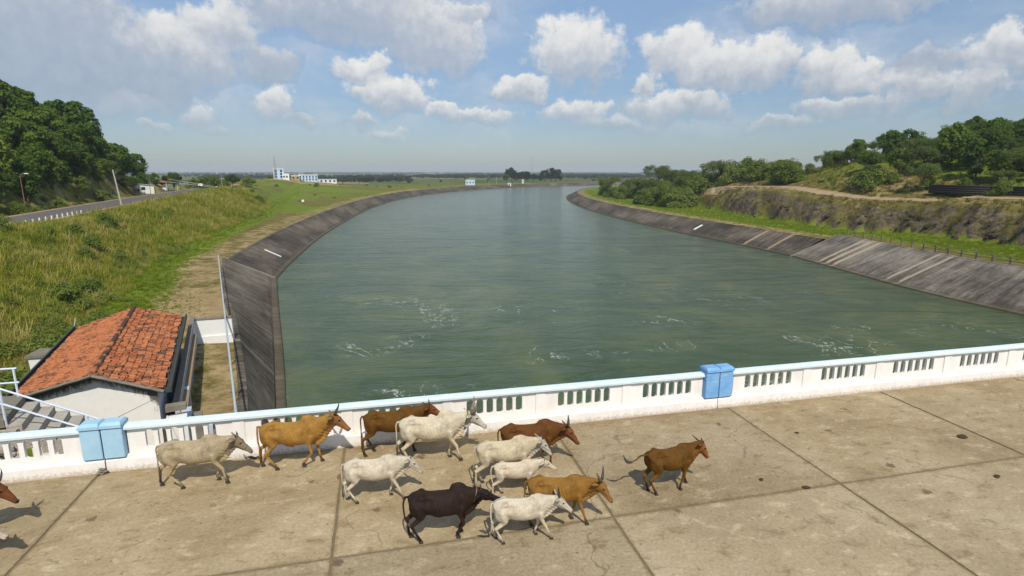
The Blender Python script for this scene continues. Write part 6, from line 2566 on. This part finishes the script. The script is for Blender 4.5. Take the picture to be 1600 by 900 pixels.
# gauge boards painted white, laid on the slopes of the lining
def on_lining(W_, T_, u, uu, t, zt):
    i = np.interp(u, uu, np.arange(len(uu)))
    wpt = np.array([np.interp(i, np.arange(len(uu)), W_[:, c]) for c in (0, 1)])
    tpt = np.array([np.interp(i, np.arange(len(uu)), T_[:, c]) for c in (0, 1)])
    return np.append(wpt + (tpt - wpt) * t, ZW + .2 + t * (zt - ZW - .2))


def gauge(W_, T_, uu, zt, u0, half, lab, t0=.12, t1=.9):
    q = [on_lining(W_, T_, u0 - half, uu, t0, zt), on_lining(W_, T_, u0 + half, uu, t0, zt), on_lining(W_, T_, u0 + half, uu, t1, zt), on_lining(W_, T_, u0 - half, uu, t1, zt)]
    o = MB().hexa([p + [0, 0, -.05] for p in q], [p + [0, 0, .06] for p in q]).build('gauge_strip', M['gauge_white'])
    tag(o, lab, 'gauge')


gauge(LW2, LT2, LU, ZL2, 17.5, .30, 'white painted gauge strip on the left canal lining', .25, .72)
gauge(RW2, RT2, RU2, ZR2, 40.5, .45, 'white painted gauge strip on the right canal lining', .3, .7)

# fence on the right bank
fr_ = offset(RW1, -9.4)
keepi = [i for i in range(len(RU1)) if 8 < RW1[i, 1] < 92]
fl, fu = resample(fr_[keepi], 2.4)
fen = empty('bank_fence', (*fl[len(fl) // 2], ZR1))
tag(fen, 'low weathered post and rail fence on top of the right canal lining', 'fence')
fo = Vector(fen.location)
fpost = MB().box((-.09, -.09, -.4), (.09, .09, 1.05)).mesh('post', bevel=.015)
zs = [hz(*p) for p in fl]
for p, z_ in zip(fl, zs):
    link('post', fpost, M['fence_wood'], fen, Vector((p[0], p[1], z_)) - fo, (0, 0, .1))
for i in range(len(fl) - 1):
    if fl[i][1] > 66 and i % 1 == 0 and fl[i][1] > 70:
        continue
    for h_ in (.42, .85):
        a = (fl[i][0], fl[i][1], zs[i] + h_)
        b_ = (fl[i + 1][0], fl[i + 1][1], zs[i + 1] + h_)
        o = MB().bar(a, b_, .045, n=5).build('rail', M['fence_wood'], fen)
        o.location = -fo

# black pipes lying beside the dirt track
def pipes(px0, px1, d, rows, lab):
    a2, b2 = on_track(px0, d), on_track(px1, d)
    n_ = np.array([-(b2 - a2)[1], (b2 - a2)[0]])
    n_ /= np.linalg.norm(n_)
    if n_ @ a2 < 0:
        n_ = -n_
    R_ = .25
    cnt = 0
    zb = max(hz(*a2), hz(*b2), hz(*((a2 + b2) / 2))) - .1
    for lv in range(rows):
        for j in range(5 - lv):
            o2 = n_ * (j * 2 * R_ * 1.02 + lv * R_)
            z_ = zb + R_ + lv * R_ * 1.76
            o = MB().tube([(*(a2 + o2), z_), (*(b2 + o2), z_)], [R_, R_], 12).build('black_pipe', M['pipe_black'], None, True)
            tag(o, lab, 'pipe', lab)
    return zb


pipes(1456, 1552, 4.5, 4, 'long black pipe in the left stack beside the dirt track')
pipes(1566, 1660, 4.5, 4, 'long black pipe in the stack at the right edge')
# small white marker things left of the canal and in the water slope
x, y = at(473, 311, -4.2)[:2]
o = MB().box((-.5, -.2, -.4), (.5, .2, .9)).build('marker_stone', M['gauge_white'], None, bevel=.05, loc=(x, y, hz(x, y)))
tag(o, 'white marker stone in the grass left of the canal', 'marker')

# ---------------------------------------------------------------- hazy air
mb = MB().box((-9700, -9700, -14), (9700, 9700, 60))
m, n = new_mat('haze')
pv = n.add('ShaderNodeVolumePrincipled', {'Color': (0.80, 0.91, 1.0, 1), 'Density': 0.00016, 'Anisotropy': 0.0})
n.add('ShaderNodeOutputMaterial', {'Volume': pv.outputs[0]})
o = mb.build('haze', m)
tag(o, kind='stuff')
